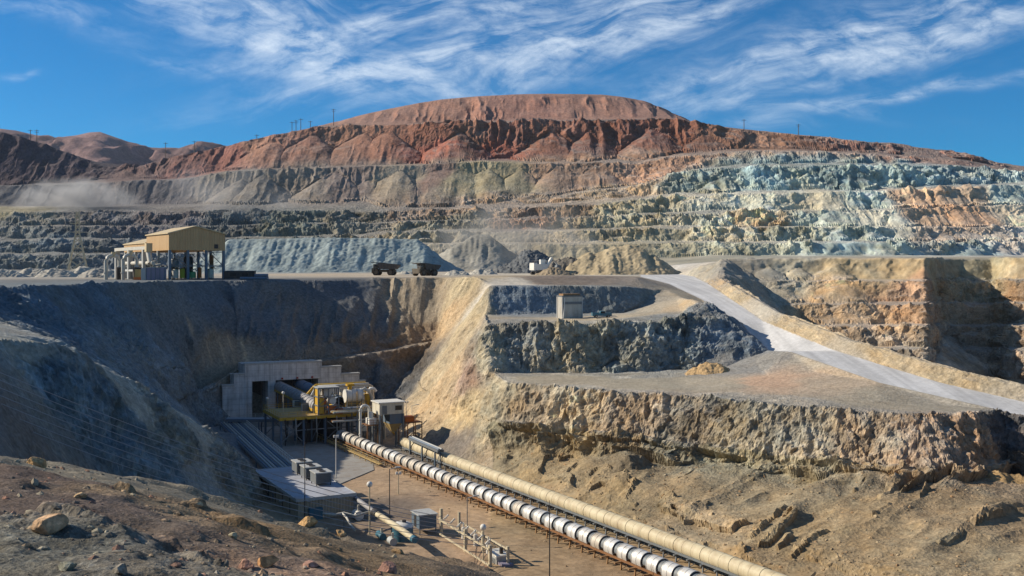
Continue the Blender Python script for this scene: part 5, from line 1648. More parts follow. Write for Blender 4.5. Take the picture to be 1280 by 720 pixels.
b_ = on_floor(530, 668)
sh = thing("utility_shed", "small grey shed on thin legs between teal tank and switchyard", "shed", b_, srz)
MB().box(-1.9, 1.9, -1.5, 1.5, 1.4, 3.6).build("wall", M["blue_steel"], sh)
MB().box(-2.1, 2.1, -1.7, 1.7, 3.6, 3.78).build("roof", M["pale_steel"], sh)
MB().box(-0.6, 0.4, -1.56, -1.5, 1.5, 3.3).build("door", M["dark"], sh)
for x in (-1.8, 1.8):
    for y in (-1.4, 1.4):
        MB().bar((x, y, -1.2), (x, y, 1.4), 0.16).build("leg", M["steel"], sh)

z_ = -40.9
pd = [PZ(438, 618, z_), PZ(472, 643, z_), PZ(500, 661, z_), PZ(516, 673, -41.2)]
c0 = pd[1]
t = thing("diagonal_duct", "thick beige duct sloping down from the flat roofed building past the ball lamp", "duct", (c0[0], c0[1], -44.2), 0)
l_ = [Vector(p) - Vector((c0[0], c0[1], -44.2)) for p in pd]
MB().tube([l_[0], l_[0].lerp(l_[1], 0.9)], 0.42, 12).build("duct_section", M["grey_cover"], t)
MB().tube([l_[1], l_[2], l_[3]], 0.5, 12).build("duct_section", M["beige"], t)
MB().cyl(l_[3], l_[3] + (l_[3] - l_[2]).normalized() * 0.9, 0.54, 12).build("blue_end", M["teal"], t)
MB().cyl(l_[0].lerp(l_[1], 0.88), l_[1], 0.62, 12).build("flange", M["dark"], t)
for k in (0.3, 1.0):
    p = l_[0].lerp(l_[2], 0.25 + 0.6 * k)
    MB().bar((p.x, p.y, -1), (p.x, p.y, p.z - 0.4), 0.2).build("support", M["steel"], t)

z_ = -41.3
fp = [PZ(404, 642, z_), PZ(418, 643.5, z_), PZ(430, 641, z_), PZ(444, 645, z_), PZ(461, 640, z_)]
fq = [PZ(428, 641.5, z_), PZ(434, 648, z_ - 0.5), PZ(437, 655, z_ - 1), PZ(444, 663, z_ - 1.6)]
c0 = Vector(fp[2])
t = thing("forked_pipe", "pale forked pipe curving in front of the flat roofed building's right wall", "pipe", c0, 0)
MB().tube([Vector(p) - c0 for p in fp], 0.2, 8).build("main_pipe", M["pipe_white"], t)
MB().tube([Vector(p) - c0 for p in fq], 0.19, 8).build("branch_pipe", M["pipe_white"], t)
MB().bar((0, 0, -4), (0, 0, -0.2), 0.15).build("support", M["steel"], t)

for lb, px, py, w, h, mt in (("low white tank unit against the flat roofed building's right corner", 447, 652, 1.3, 2.4, "white"),
                             ("blue pump skid on the shaded floor below the diagonal duct", 476, 676, 1.5, 1.6, "teal"),
                             ("grey pump skid beside the teal tank", 490, 684, 1.0, 1.8, "pale_steel")):
    b = on_floor(px, py)
    t = thing("pump_skid", lb, "pump skid", b, srz)
    MB().box(-w, w, -w * 0.7, w * 0.7, -0.8, 0.35).build("base", M["steel"], t)
    MB().cyl((-w * 0.8, 0, 0.35 + h * 0.35), (w * 0.8, 0, 0.35 + h * 0.35), h * 0.35, 16).build("vessel", M[mt], t)
    MB().cyl((w * 0.3, 0, 0.35 + h * 0.6), (w * 0.3, 0, 0.6 + h), 0.18, 8).build("stack", M["pipe_white"], t)

# ================================================================== overhead cables across the left valley
for i in range(7):
    pa = Vector(P(-140, 405 + 9.5 * i, 100 + 2 * i))
    pb = Vector(P(553 + 9 * i, 646 + 6.0 * i, 169 - 2.6 * i))
    pts = []
    for k in range(41):
        q = k / 40
        p = pa.lerp(pb, q)
        p.z -= 4 * q * (1 - q) * (2.2 + 0.25 * i)
        pts.append(p - pa)
    o = MB().tube(pts, 0.045, 5).build("overhead_cable", M["cable"])
    o.location = pa
    tag(o, "thin overhead cable, one of seven crossing the shaded left valley to the switchyard", "cable", "overhead cables across the valley")

# ================================================================== tan process building on the plateau
GP = -3.7
c0 = (-113.8, 345.0, GP)
RB = math.atan2(0.56, 0.82)
pb = thing("process_building", "tan clad open sided process building with a gable roof on the plateau edge", "building", c0, RB)
W_, D_ = 19.0, 58.0
z0, ze, za = 9.9, 15.4, 17.8
gab = [(0, z0), (W_, z0), (W_, ze), (W_ * 0.47, za), (0, ze)]
MB().prism(gab, 0, 0.25).build("gable_cladding", M["tan_clad"], pb)
MB().box(-0.02, 0.23, 0.26, 27, z0, ze).box(-0.02, 0.23, 27.02, D_, z0, ze - 2.6).build("side_cladding", M["tan_clad"], pb)
MB().box(W_ - 0.23, W_ + 0.02, 0.26, D_, z0, ze - 1).prism([(0, z0), (W_, z0), (W_, ze - 2.6), (W_ * 0.47, za - 3), (0, ze - 2.6)], D_, D_ + 0.2).build("side_cladding", M["tan_clad"], pb)
m = MB()
for x0, zz0, x1, zz1, y0, y1 in ((-0.5, ze - 0.05, W_ * 0.47, za + 0.1, -0.5, 27.3), (W_ * 0.47, za + 0.1, W_ + 0.5, ze - 0.05, -0.5, 27.3), (-0.4, ze - 2.7, W_ * 0.47, za - 2.7, 27.4, D_ + 0.5), (W_ * 0.47, za - 2.7, W_ + 0.4, ze - 2.7, 27.4, D_ + 0.5)):
    m.add([(x0, y0, zz0), (x1, y0, zz1), (x1, y1, zz1), (x0, y1, zz0), (x0, y0, zz0 + 0.3), (x1, y0, zz1 + 0.3), (x1, y1, zz1 + 0.3), (x0, y1, zz0 + 0.3)],
          [(3, 2, 1, 0), (4, 5, 6, 7), (0, 1, 5, 4), (1, 2, 6, 5), (2, 3, 7, 6), (3, 0, 4, 7)])
m.build("roof", M["tan_roof"], pb)
for x in (0.4, 6.4, 12.6, 18.6):
    for y in (0.5, 14, 28, 43, 57.4):
        if x in (0.4, 18.6) or y < 1 or y > 57:
            MB().box(x - 0.4, x + 0.4, y - 0.4, y + 0.4, -1, z0).build("column", M["blue_steel"] if x > 1 or y < 1 else M["pale_steel"], pb)
m = MB()
for x0, x1 in ((0.4, 6.4), (6.4, 12.6), (12.6, 18.6)):
    m.bar((x0, 0.5, 4.6), (x1, 0.5, 4.6), 0.3)
m.bar((0.6, 0.6, 4.7), (6.2, 0.6, 9.6), 0.2).bar((6.2, 0.6, 4.7), (0.6, 0.6, 9.6), 0.2).bar((12.8, 0.6, 9.4), (18.4, 0.6, 9.4), 0.3)
for y0, y1 in ((0.5, 14), (14, 28), (28, 43), (43, 57)):
    m.bar((0.4, y0, 4.6), (0.4, y1, 4.6), 0.3).bar((18.6, y0, 4.6), (18.6, y1, 9), 0.2)
m.box(1, 18, 1, 26, 4.9, 5.05)
m.build("floor_beam", M["steel"], pb)
MB().box(15.2, 16.6, -0.12, -0.02, 10.6, 12.0).build("vent", M["dark"], pb)


def pbw(x, y, z=0.0):
    c, s = math.cos(RB), math.sin(RB)
    return (c0[0] + c * x - s * y, c0[1] + s * x + c * y, GP + z)


def vessel(label, x, y, r, h, mat, z=0.0):
    t = thing("process_vessel", label, "vessel", pbw(x, y, z), RB, "vessels under the tan roof")
    MB().cyl((0, 0, 0.6), (0, 0, h), r, 16).ball((0, 0, h), r, 16, 5, 0.0, 0.4).build("shell", M[mat], t)
    m = MB()
    for k in range(3):
        a_ = k * 2.1
        m.bar((r * 0.8 * math.cos(a_), r * 0.8 * math.sin(a_), -0.6), (r * 0.8 * math.cos(a_), r * 0.8 * math.sin(a_), 0.7), 0.2)
    m.build("leg", M["steel"], t)
    MB().tube([(0, 0, h + r * 0.35), (0, 0, h + r * 0.4 + 0.6), (r * 0.8, 0, h + r * 0.4 + 0.8), (r * 1.5, 0, h + 0.3)], 0.18, 8).build("outlet_pipe", M["pipe_white"], t)


vessel("pale vessel just right of the tan building's front corner column", 3.0, 3.2, 1.0, 3.2, "pipe_white")
vessel("lime yellow vessel under the tan building, left of the green one", 5.6, 4.0, 0.85, 3.6, "lime")
vessel("green vessel in the middle of the tan building's front bay", 8.6, 3.0, 1.3, 2.3, "green")
vessel("narrow orange vessel under the tan building, right of the green one", 11.4, 3.5, 0.6, 4.0, "orange")
vessel("cream vessel in the right front bay of the tan building", 14.8, 2.6, 1.1, 3.4, "cream")
vessel("tall rusty vessel reaching up to the floor of the tan building's right bay", 16.6, 7.0, 0.7, 8.2, "rust")
vessel("dark vessel deep in the middle bay of the tan building", 9.5, 10, 1.6, 7.4, "dark")
vessel("steel vessel deep in the left bay of the tan building", 4.5, 9, 1.3, 6.8, "steel")

t = thing("pipe_manifold", "dense bank of dusty white pipes along the left side of the tan building", "pipework", pbw(-3.0, 6), RB)
for k in range(11):
    y = 1.5 + k * 3.1
    MB().tube([(0, y, -0.5), (0, y, 4.2 + 0.5 * (k % 3)), (0.4, y, 4.9 + 0.5 * (k % 3)), (2.4, y, 5.1 + 0.5 * (k % 3))], 0.42, 8).build("riser", M["pipe_white"] if k % 3 else M["pale_steel"], t)
MB().tube([(-1.0, -2, 5.6), (-1.0, 16, 5.7), (-1.0, 36, 5.6)], 0.7, 10).build("header_pipe", M["pipe_white"], t)
MB().tube([(-1.8, -2, 3.0), (-1.8, 36, 3.0)], 0.5, 10).build("header_pipe", M["pale_steel"], t)
m = MB()
for k in range(8):
    m.bar((-1.3, k * 5, -0.6), (-1.3, k * 5, 5.0), 0.25)
m.build("support", M["steel"], t)
MB().box(-2.4, -0.4, 0.4, 2.4, 0.2, 2.2).box(-2.6, -0.6, 9, 12, 0.2, 1.8).build("pump", M["orange"], t)

t = thing("overhead_duct", "horizontal white box duct on posts at the far left of the tan building", "duct", pbw(-4.5, 9), RB)
MB().box(-0.7, 0.7, 0, 42, 10.2, 11.3).build("box_duct", M["pipe_white"], t)
MB().box(-1.0, 1.0, -2.2, 0.1, 9.4, 12.3).build("fan_housing", M["tan_roof"], t)
for y in (3, 22, 40):
    MB().box(-0.8, 0.8, y, y + 1.5, -1, 10.2).build("post", M["pale_steel"], t)
MB().cyl((0, -1, 9.4), (0, -3.5, 5.5), 0.9, 12).build("drop_pipe", M["pipe_white"], t)

for lb, px, r_, hh, dd in (("left white gooseneck pipe loop at the plateau edge", 141, 1.5, 8.2, 348), ("right white gooseneck pipe loop beside the tan building", 162.5, 1.6, 8.4, 346)):
    b = P(px, 336 + 3.7 / dd * F, dd)
    t = thing("gooseneck_pipe", lb, "pipe", b, RB, "gooseneck pipes")
    w = 2.2
    pts = [(-w, 0, -1), (-w, 0, hh - w)] + [(-w * math.cos(a_), 0, hh - w + w * math.sin(a_)) for a_ in np.linspace(0.25, math.pi - 0.25, 9)] + [(w, 0, hh - w), (w, 0, 4.4)]
    MB().tube(pts, 0.62, 12).build("pipe", M["pipe_white"], t)
    MB().cyl((-w, 0, 2.2), (-w, 0, 2.5), 0.85, 12).cyl((w, 0, 4.3), (w, 0, 4.6), 0.85, 12).build("flange", M["pale_steel"], t)
    MB().box(w - 1.1, w + 1.4, -1, 1, -0.8, 4.2).build("pump_house", M["dark"], t)
    MB().cyl((0.2, 0, hh - 0.2), (0.2, 0, hh + 1.2), 0.7, 12).build("relief_valve", M["tan_roof"], t)

b = P(195.5, 350.3, 341)
t = thing("container", "purple grey steel container at the plateau edge before the tan building", "container", b, 0.12)
MB().box(-2.9, 2.9, -1.4, 1.4, -0.5, 4.1).build("body", M["purple_grey"], t)
m = MB()
for x in (-2.85, -1.4, 0, 1.4, 2.85):
    m.box(x - 0.09, x + 0.09, -1.5, -1.41, -0.4, 4.0)
m.build("rib", M["blue_steel"], t)
MB().box(-3.0, 3.0, -1.5, 1.5, 4.1, 4.25).build("lid", M["pale_steel"], t)
MB().box(-4.6, -3.1, -1.2, 1.2, -0.5, 4.0).build("end_panel", M["pale_steel"], t)
b = P(178, 350.2, 342)
t = thing("generator_set", "olive and orange generator set between gooseneck pipe and purple container", "generator", b, 0.12)
MB().box(-2.2, 2.2, -1.2, 1.2, 1.0, 3.6).build("housing", M["ochre_deck"], t)
MB().box(-2.5, 2.5, -1.3, 1.3, -0.5, 1.0).build("skid", M["orange"], t)
MB().cyl((1.2, 0, 3.6), (1.2, 0, 5.0), 0.2, 8).build("exhaust", M["dark"], t)

for lb, px, w, h, mt in (("dark flat roofed trailer right of the tan building", 300, 5.0, 2.6, "dark"), ("blue wrapped pipe stack beside the dark trailer", 318, 4.5, 1.9, "blue_cover")):
    dd = 352
    b = P(px, 336 + 3.7 / dd * F, dd)
    t = thing("site_trailer" if mt == "dark" else "pipe_stack", lb, "trailer" if mt == "dark" else "pipe stack", b, 0.05)
    if mt == "dark":
        MB().box(-w, w, -1.6, 1.6, 0.3, h + 0.3).build("body", M["dark"], t)
        MB().box(-w - 0.2, w + 0.2, -1.8, 1.8, h + 0.3, h + 0.5).build("roof", M["blue_steel"], t)
        MB().box(-w * 0.6, -w * 0.2, -1.66, -1.6, 1.2, 2.2).box(w * 0.2, w * 0.6, -1.66, -1.6, 1.2, 2.2).build("window", M["glass"], t)
    else:
        for i, (y, z) in enumerate(((-1.1, 0.55), (0, 0.55), (1.1, 0.55), (-0.55, 1.5), (0.55, 1.5))):
            MB().cyl((-w, y, z), (w, y, z), 0.52, 14).build("pipe", M["blue_cover"], t)
        MB().box(-w * 0.5 - 0.1, -w * 0.5 + 0.1, -1.8, 1.8, -0.1, 0.05).box(w * 0.5 - 0.1, w * 0.5 + 0.1, -1.8, 1.8, -0.1, 0.05).build("bearer", M["sleeper"], t)

# lattice tower left of the building
b = P(97, 338, 520)
t = thing("lattice_tower", "tall pale lattice pylon standing on the plateau left of the tan building", "pylon", (b[0], b[1], b[2] - 1), 0.3)
Ht = 30.5
for sx in (-1, 1):
    for sy in (-1, 1):
        MB().bar((sx * 4.6, sy * 4.6, 0), (sx * 1.0, sy * 1.0, Ht * 0.62), 0.5).bar((sx * 1.0, sy * 1.0, Ht * 0.62), (sx * 0.7, sy * 0.7, Ht), 0.42).build("leg", M["pale_post"], t)
m = MB()
lv = [0, 0.2, 0.36, 0.48, 0.56, 0.62, 0.7, 0.78, 0.86, 0.94, 1.0]
wd = lambda q: 4.6 + (1.0 - 4.6) * q / 0.62 if q < 0.62 else 1.0 - 0.3 * (q - 0.62) / 0.38
for a_, b2 in zip(lv[:-1], lv[1:]):
    wa, wb, za_, zb_ = wd(a_), wd(b2), a_ * Ht, b2 * Ht
    for s_ in (-1, 1):
        m.bar((-wa, s_ * wa, za_), (wb, s_ * wb, zb_), 0.22).bar((wa, s_ * wa, za_), (-wb, s_ * wb, zb_), 0.22)
        m.bar((s_ * wa, -wa, za_), (s_ * wb, wb, zb_), 0.22).bar((s_ * wa, wa, za_), (s_ * wb, -wb, zb_), 0.22)
m.build("bracing", M["pale_post"], t)
m = MB()
for z in (0.66, 0.8, 0.94):
    m.bar((-3.6, 0, Ht * z), (3.6, 0, Ht * z), 0.25)
m.build("cross_arm", M["pale_post"], t)

# ================================================================== vehicles on the plateau
def haul_truck(label, loc, rz):
    t = thing("haul_truck", label, "haul truck", loc, rz, "haul trucks on the plateau")
    # +x is forward
    MB().box(-5.4, 5.6, -1.6, 1.6, 1.7, 2.9).box(4.2, 6.2, -3.2, 3.2, 2.0, 3.7).box(5.9, 6.35, -2.6, 2.6, 1.2, 3.6).build("chassis", M["truck"], t)
    c = MB().box(3.2, 5.4, 0.4, 2.9, 3.7, 5.7).build("cab", M["truck"], t)
    MB().box(5.4, 5.46, 0.6, 2.7, 4.4, 5.4).box(3.5, 5.1, 2.9, 2.96, 4.4, 5.4).build("window", M["glass"], c)
    bed = [(-7.2, 4.9), (-5.6, 3.1), (2.4, 3.2), (3.0, 5.95), (6.4, 6.3), (6.4, 6.6), (2.6, 6.5), (-2.0, 5.9), (-7.2, 5.5)]
    MB().prism(bed, -3.5, -3.2).prism(bed, 3.2, 3.5).prism([(-7.2, 4.9), (-5.6, 3.1), (2.4, 3.2), (3.0, 5.95), (6.4, 6.3), (6.4, 6.6), (2.7, 6.4), (2.0, 3.6), (-5.5, 3.5), (-7.1, 5.2)], -3.2, 3.2).build("dump_bed", M["truck_bed"], t)
    m = MB()
    for x in (-4, -2, 0, 1.6):
        m.box(x - 0.2, x + 0.2, -3.7, -3.5, 3.1, 5.6).box(x - 0.2, x + 0.2, 3.5, 3.7, 3.1, 5.6)
    m.build("bed_rib", M["truck_bed"], t)
    for x, ys_ in ((4.0, (-3.1, 3.1)), (-3.4, (-2.5, 2.5))):
        for y in ys_:
            w = 0.65 if x > 0 else 1.1
            o = MB().cyl((x, y - w, 1.6), (x, y + w, 1.6), 1.65, 24).build("wheel", M["rubber"], t)
            MB().cyl((x, y - w - 0.03, 1.6), (x, y + w + 0.03, 1.6), 0.85, 16).build("rim", M["truck"], o)
    m = MB()
    for y in (-3.1, 3.1):
        m.bar((6.1, y, 3.7), (6.1, y, 4.8), 0.08).bar((4.3, y, 4.8), (6.1, y, 4.8), 0.08)
    m.bar((6.1, -3.1, 4.8), (6.1, 3.1, 4.8), 0.08).bar((6.3, -2.4, 0.8), (6.0, -2.2, 3.7), 0.12)
    m.build("rail", M["pale_steel"], t)
    return t


def plat(px, d):
    x = (px - CX) / F * d
    return (x, d, gz(x, d) - 0.05)


ht_ = haul_truck("dark haul truck seen from the side, nearer the left end of the blue grey pile", plat(481.5, 520), math.pi - 0.1)
copy_thing(ht_, plat(532, 500), math.pi + 0.75, "dark haul truck turned three quarters, right of the side-on truck", 0.95)

sb = plat(676, 545)
ex = thing("mining_shovel", "white mining shovel working before the dark grey heap", "mining shovel", (sb[0], sb[1], sb[2]), 0.4)
for y in (-3.0, 3.0):
    MB().prism([(-4.4, 0.4), (-3.8, 0), (3.8, 0), (4.4, 0.4), (4.4, 1.4), (3.8, 1.8), (-3.8, 1.8), (-4.4, 1.4)], y - 0.8, y + 0.8).build("track", M["dark"], ex)
MB().cyl((0, 0, 1.5), (0, 0, 2.4), 1.7, 20).build("turntable", M["steel"], ex)
MB().box(-5.2, 2.6, -2.9, 2.9, 2.4, 5.6).box(-5.2, -3.4, -2.7, 2.7, 5.6, 6.2).build("house", M["white"], ex)
c = MB().box(0.4, 3.2, 1.0, 2.9, 5.6, 8.0).build("cab", M["white"], ex)
MB().box(3.2, 3.26, 1.2, 2.7, 6.3, 7.7).box(0.8, 2.9, 2.9, 2.96, 6.3, 7.7).build("window", M["glass"], c)
MB().prism([(2.2, 3.2), (3.2, 2.9), (6.6, 8.3), (6.4, 9.2), (5.6, 9.0)], -0.8, 0.8).build("boom", M["white"], ex)
MB().prism([(6.2, 9.0), (6.8, 8.2), (9.6, 4.6), (9.9, 5.1)], -0.6, 0.6).build("stick", M["pale_steel"], ex)
MB().prism([(9.0, 5.0), (10.2, 5.2), (11.4, 3.0), (9.6, 1.9), (8.4, 3.0)], -1.6, 1.6).build("bucket", M["steel"], ex)
m = MB()
for y in (-2.5, -0.8, 0.9):
    m.cyl((-4.4, y, 6.2), (-4.4, y, 7.2), 0.2, 8)
m.build("exhaust", M["dark"], ex)

# ================================================================== bin and pickup on the pad
zp = -13.35
bb = P(712, 336 + 13.3 / 283 * F, 283)
bn = thing("steel_bin", "rectangular pale corrugated steel bin standing on the dirt pad", "storage bin", (bb[0], bb[1], gz(bb[0], bb[1]) - 0.1), 0.42)
MB().box(-3.0, 3.0, -1.6, 1.6, -0.6, 6.0).build("body", M["bin"], bn)
m = MB().box(-3.12, 3.12, -1.72, 1.72, 5.95, 6.25)
m.box(-3.12, 3.12, -1.72, -1.62, 3.9, 4.6)
m.build("rim", M["steel"], bn)
m = MB()
for x, y in ((-3.02, -1.62), (3.02, -1.62), (3.02, 1.62), (-3.02, 1.62)):
    m.box(x - 0.12, x + 0.12, y - 0.12, y + 0.12, -0.4, 5.9)
m.build("corner_post", M["pale_steel"], bn)
MB().tube([(-2.5, -1.85, 5.7), (-2.6, -1.95, 3.0), (-2.9, -1.9, 0.2)], 0.14, 8).build("down_pipe", M["white"], bn)
MB().box(-2.6, 2.6, -1.3, 1.3, 6.0, 6.75).build("ore_fill", M["sleeper"], bn)


def pickup(label, loc, rz, mat):
    t = thing("pickup_truck", label, "pickup truck", loc, rz)
    MB().box(-2.6, 2.6, -0.95, 0.95, 0.5, 1.05).box(1.0, 2.6, -0.95, 0.95, 1.05, 1.3).build("body", M[mat], t)
    c = MB().prism([(-0.6, 1.05), (1.1, 1.05), (0.7, 1.8), (-0.4, 1.8)], -0.88, 0.88).build("cab", M[mat], t)
    MB().prism([(-0.45, 1.2), (0.88, 1.2), (0.6, 1.7), (-0.33, 1.7)], -0.91, 0.91).build("window", M["glass"], c)
    MB().box(-2.6, -0.65, -0.95, -0.85, 1.05, 1.4).box(-2.6, -0.65, 0.85, 0.95, 1.05, 1.4).box(-2.6, -2.5, -0.84, 0.84, 1.05, 1.4).build("cargo_bed", M[mat], t)
    for x in (-1.6, 1.7):
        for y in (-0.85, 0.85):
            o = MB().cyl((x, y - 0.13, 0.4), (x, y + 0.13, 0.4), 0.4, 16).build("wheel", M["rubber"], t)
            MB().cyl((x, y - 0.14, 0.4), (x, y + 0.14, 0.4), 0.2, 10).build("rim", M["pale_steel"], o)


pb_ = P(752, 398.5, 277)
pickup("blue pickup truck parked right of the pale steel bin", (pb_[0], pb_[1], gz(pb_[0], pb_[1]) + 0.05), 0.1, "teal")

# ================================================================== poles on the skyline
def sky_pole(label, px, py_top, py_base, d, kind):
    b = P(px, py_base, d)
    h = (py_base - py_top) / F * d
    t = thing("utility_pole", label, "utility pole", (b[0], b[1], b[2] - 6), 0.2, "utility poles on the ridges")
    MB().cyl((0, 0, 0), (0, 0, h + 6), 0.42, 6, 0.3).build("pole", M["timber_pole"], t)
    m = MB().bar((-2.4, 0, h + 5.0), (2.4, 0, h + 5.0), 0.3)
    if kind == 2:
        m.bar((-1.8, 0, h + 3.2), (1.8, 0, h + 3.2), 0.3)
    m.build("cross_arm", M["timber_pole"], t)


for a in (("tallest utility pole on the left shoulder of the red mountain", 417, 136, 153, 1080, 2), ("utility pole left of the tallest one on the red shoulder", 388, 151, 162, 1060, 1),
          ("leftmost of the cluster of poles on the red shoulder", 365, 152, 166, 1050, 1), ("second pole in the cluster on the red shoulder", 370, 150, 165, 1050, 2), ("third pole in the cluster on the red shoulder", 376, 148, 163, 1050, 1),
          ("lone pole on the slope left of the pole cluster", 321, 168, 176, 1045, 1), ("pole in the notch between far hills and red slope", 207, 178, 200, 1045, 1), ("pole on the rim just right of the notch", 243, 176, 192, 1045, 1),
          ("left pole of the pair on the dark far left hill", 38, 162, 174, 1040, 1), ("right pole of the pair on the dark far left hill", 46, 162, 177, 1040, 2),
          ("left pole on the red rim right of the mountain top", 930, 149, 161, 1040, 1), ("right pole on the red rim right of the mountain top", 998, 155, 169, 1040, 2)):
    sky_pole(*a)

# ================================================================== stockpiles and heaps
def heap(name, label, segs, slope, col, mat="rock_plateau", step=1.0, seed=0, flutes=1.0, ground=None, group=None, rough=1.0):
    """loose material at its angle of repose below one or more crest lines: segs = [((x,y,z),(x,y,z)), ...]"""
    A0 = np.array([p for s_ in segs for p in s_], float)
    gz_ = ground if ground is not None else min(gz(p[0], p[1]) for p in A0)
    reach = (A0[:, 2].max() - gz_ + 7) / slope
    x0, x1 = A0[:, 0].min() - reach, A0[:, 0].max() + reach
    y0, y1 = A0[:, 1].min() - reach, A0[:, 1].max() + reach
    nx, ny = int((x1 - x0) / step) + 2, int((y1 - y0) / step) + 2
    gx, gy = np.meshgrid(np.linspace(x0, x1, nx), np.linspace(y0, y1, ny))
    p = np.stack([gx.ravel(), gy.ravel()], 1)
    z = np.full(len(p), -1e9)
    pw = np.stack([p[:, 0], p[:, 1], p[:, 0] * 0], 1)
    w1 = vnoise(pw / (reach * 0.35), seed)[:, None] * 0.05 * reach
    w2 = vnoise(pw / (reach * 0.12) + 9, seed + 1)[:, None] * 0.016 * reach
    pj = p + w1 + w2
    for a_, b2 in segs:
        a_, b2 = np.array(a_, float), np.array(b2, float)
        ab = b2[:2] - a_[:2]
        l2 = (ab ** 2).sum()
        q_ = np.clip(((pj - a_[:2]) @ ab) / l2, 0, 1) if l2 > 1e-6 else np.zeros(len(p))
        near = a_[None, :2] + q_[:, None] * ab[None]
        dd = np.hypot(*(pj - near).T)
        z = np.maximum(z, a_[2] + (b2[2] - a_[2]) * q_ - slope * np.sqrt(dd ** 2 + (0.06 * reach) ** 2) + slope * 0.06 * reach)
    hfac = np.clip((z - gz_) / (A0[:, 2].max() - gz_), 0, 1)
    v = np.stack([p[:, 0], p[:, 1], z], 1)
    amp = (hfac * (1.05 - hfac) * 4).clip(0, 1)
    fl = vnoise(v * np.array([1, 0.1, 0.1]) / (reach * 0.10), seed + 2) + 0.6 * vnoise(v * np.array([1, 0.12, 0.1]) / (reach * 0.045), seed + 3)
    v[:, 2] += flutes * 0.03 * reach * fl * amp + rough * 0.012 * reach * fbm(v / (reach * 0.05), 3, seed + 4)
    idx = np.arange(nx * ny).reshape(ny, nx)
    a_, b2, c_, d_ = idx[:-1, :-1].ravel(), idx[:-1, 1:].ravel(), idx[1:, 1:].ravel(), idx[1:, :-1].ravel()
    t = np.concatenate([np.stack([a_, b2, c_], 1), np.stack([a_, c_, d_], 1)])
    t = t[v[t][:, :, 2].max(1) > gz_ - 6.0]
    c3 = lin(col)[None] * np.exp(0.16 * vnoise(v / (reach * 0.3), seed + 5) + 0.16 * fl * 0.5 + 0.12 * vnoise(v / (reach * 0.06), seed + 6))[:, None]
    o = ground_object(name, v, t, c3, M[mat], kind=None)
    tag(o, label, "stockpile" if name == "stockpile" else "rock heap", group)
    return o


def hp(px, py, d):
    return P(px, py, d)


heap("stockpile", "long flat topped blue grey stockpile behind the tan building and trucks", [(hp(296, 299, 655), hp(420, 297, 660)), (hp(420, 297, 660), hp(520, 299, 668)), (hp(300, 299, 690), hp(500, 299, 695))], 0.72, (146, 156, 152), step=0.6, seed=3, flutes=0.8, rough=1.3)
heap("rock_heap", "dark grey cone heap behind the white mining shovel", [(hp(660, 312, 620), hp(668, 313, 620))], 0.70, (100, 102, 102), step=0.4, seed=5, rough=4)
heap("rock_heap", "broad tan heap between the white mining shovel and the haul road's start", [(hp(742, 316, 560), hp(768, 309, 560)), (hp(768, 309, 560), hp(790, 306, 562))], 0.62, (168, 152, 122), step=0.5, seed=6, rough=2)
heap("rock_heap", "low rubbly heap between the mining shovel and the broad tan heap", [(hp(705, 324, 560), hp(716, 322, 560))], 0.6, (110, 104, 94), step=0.4, seed=7, rough=5)
heap("rock_heap", "large grey conical heap left of the dark heap, against the benches", [(hp(594, 293, 735), hp(604, 293, 737))], 0.68, (152, 148, 136), step=0.7, seed=8)
heap("rock_heap", "grey heap just right of where the haul road leaves the plateau", [(hp(925, 324, 480), hp(940, 322, 480))], 0.6, (144, 140, 130), step=0.5, seed=9)
heap("rock_heap", "small tan rubble heap on the terrace below the dark rock knob", [(hp(884, 452, 243), hp(893, 453, 243))], 0.6, (176, 148, 108), "rock_mid", 0.22, 10, rough=2)
heap("rock_heap", "dark faced wedge of rock on the mound below the terrace cliff", [(hp(786, 568, 199), hp(797, 567, 202))], 1.1, (120, 108, 88), "rock_mid", 0.25, 11, ground=-41, rough=2)
heap("rock_heap", "round ochre heap at the foot of the terrace's right corner", [(hp(1248, 590, 173), hp(1262, 592, 173))], 0.6, (164, 136, 96), "rock_mid", 0.25, 12, rough=2)
for i, (lb, px, py, d) in enumerate((("leftmost low pale rubble pile on the plateau edge", 8, 336.5, 430), ("pale rubble pile second from the left on the plateau edge", 38, 335.5, 450), ("pale rubble pile left of the lattice pylon", 68, 335.5, 440),
                                     ("taller pale rubble pile at the lattice pylon's foot", 103, 333, 460), ("pale rubble pile between pylon and gooseneck pipes", 122, 336, 420), ("low pale rubble strip right of the side-on haul truck", 505, 339, 560),
                                     ("bright rubble pile right of the turned haul truck", 566, 338, 520), ("bright rubble pile left of the mining shovel", 600, 336, 560), ("brown rubble pile right of the mining shovel", 690, 334, 530))):
    heap("rock_heap", lb, [(hp(px, py, d), hp(px + 9, py + 0.4, d + 1))], 0.55, (172, 166, 152) if i < 8 else (150, 134, 110), step=0.35, seed=30 + i, rough=2.5, group="rubble piles on the plateau")

# ================================================================== boulders and loose stones
def boulder_mesh(seed, n=3, rough=0.33):
    import bmesh
    bm_ = bmesh.new()
    bmesh.ops.create_icosphere(bm_, subdivisions=n, radius=1.0)
    v = np.array([x.co[:] for x in bm_.verts])
    f = np.array([[x.index for x in fc.verts] for fc in bm_.faces])
    bm_.free()
    r = 1 + rough * 1.2 * vnoise(v * 0.9 + seed * 7.7, seed)
    v = v * r[:, None]
    rg = np.random.default_rng(seed)
    for _ in range(9):                                       # fracture planes
        nrm = rg.normal(size=3); nrm /= np.linalg.norm(nrm)
        lim = rg.uniform(0.55, 0.85)
        k = v @ nrm
        v = v - np.maximum(k - lim, 0)[:, None] * nrm[None] * 0.9
    v += (0.05 * fbm(v * 5, 3, seed + 3))[:, None] * v
    return v * np.array([1.15, 1.0, 0.78]), f


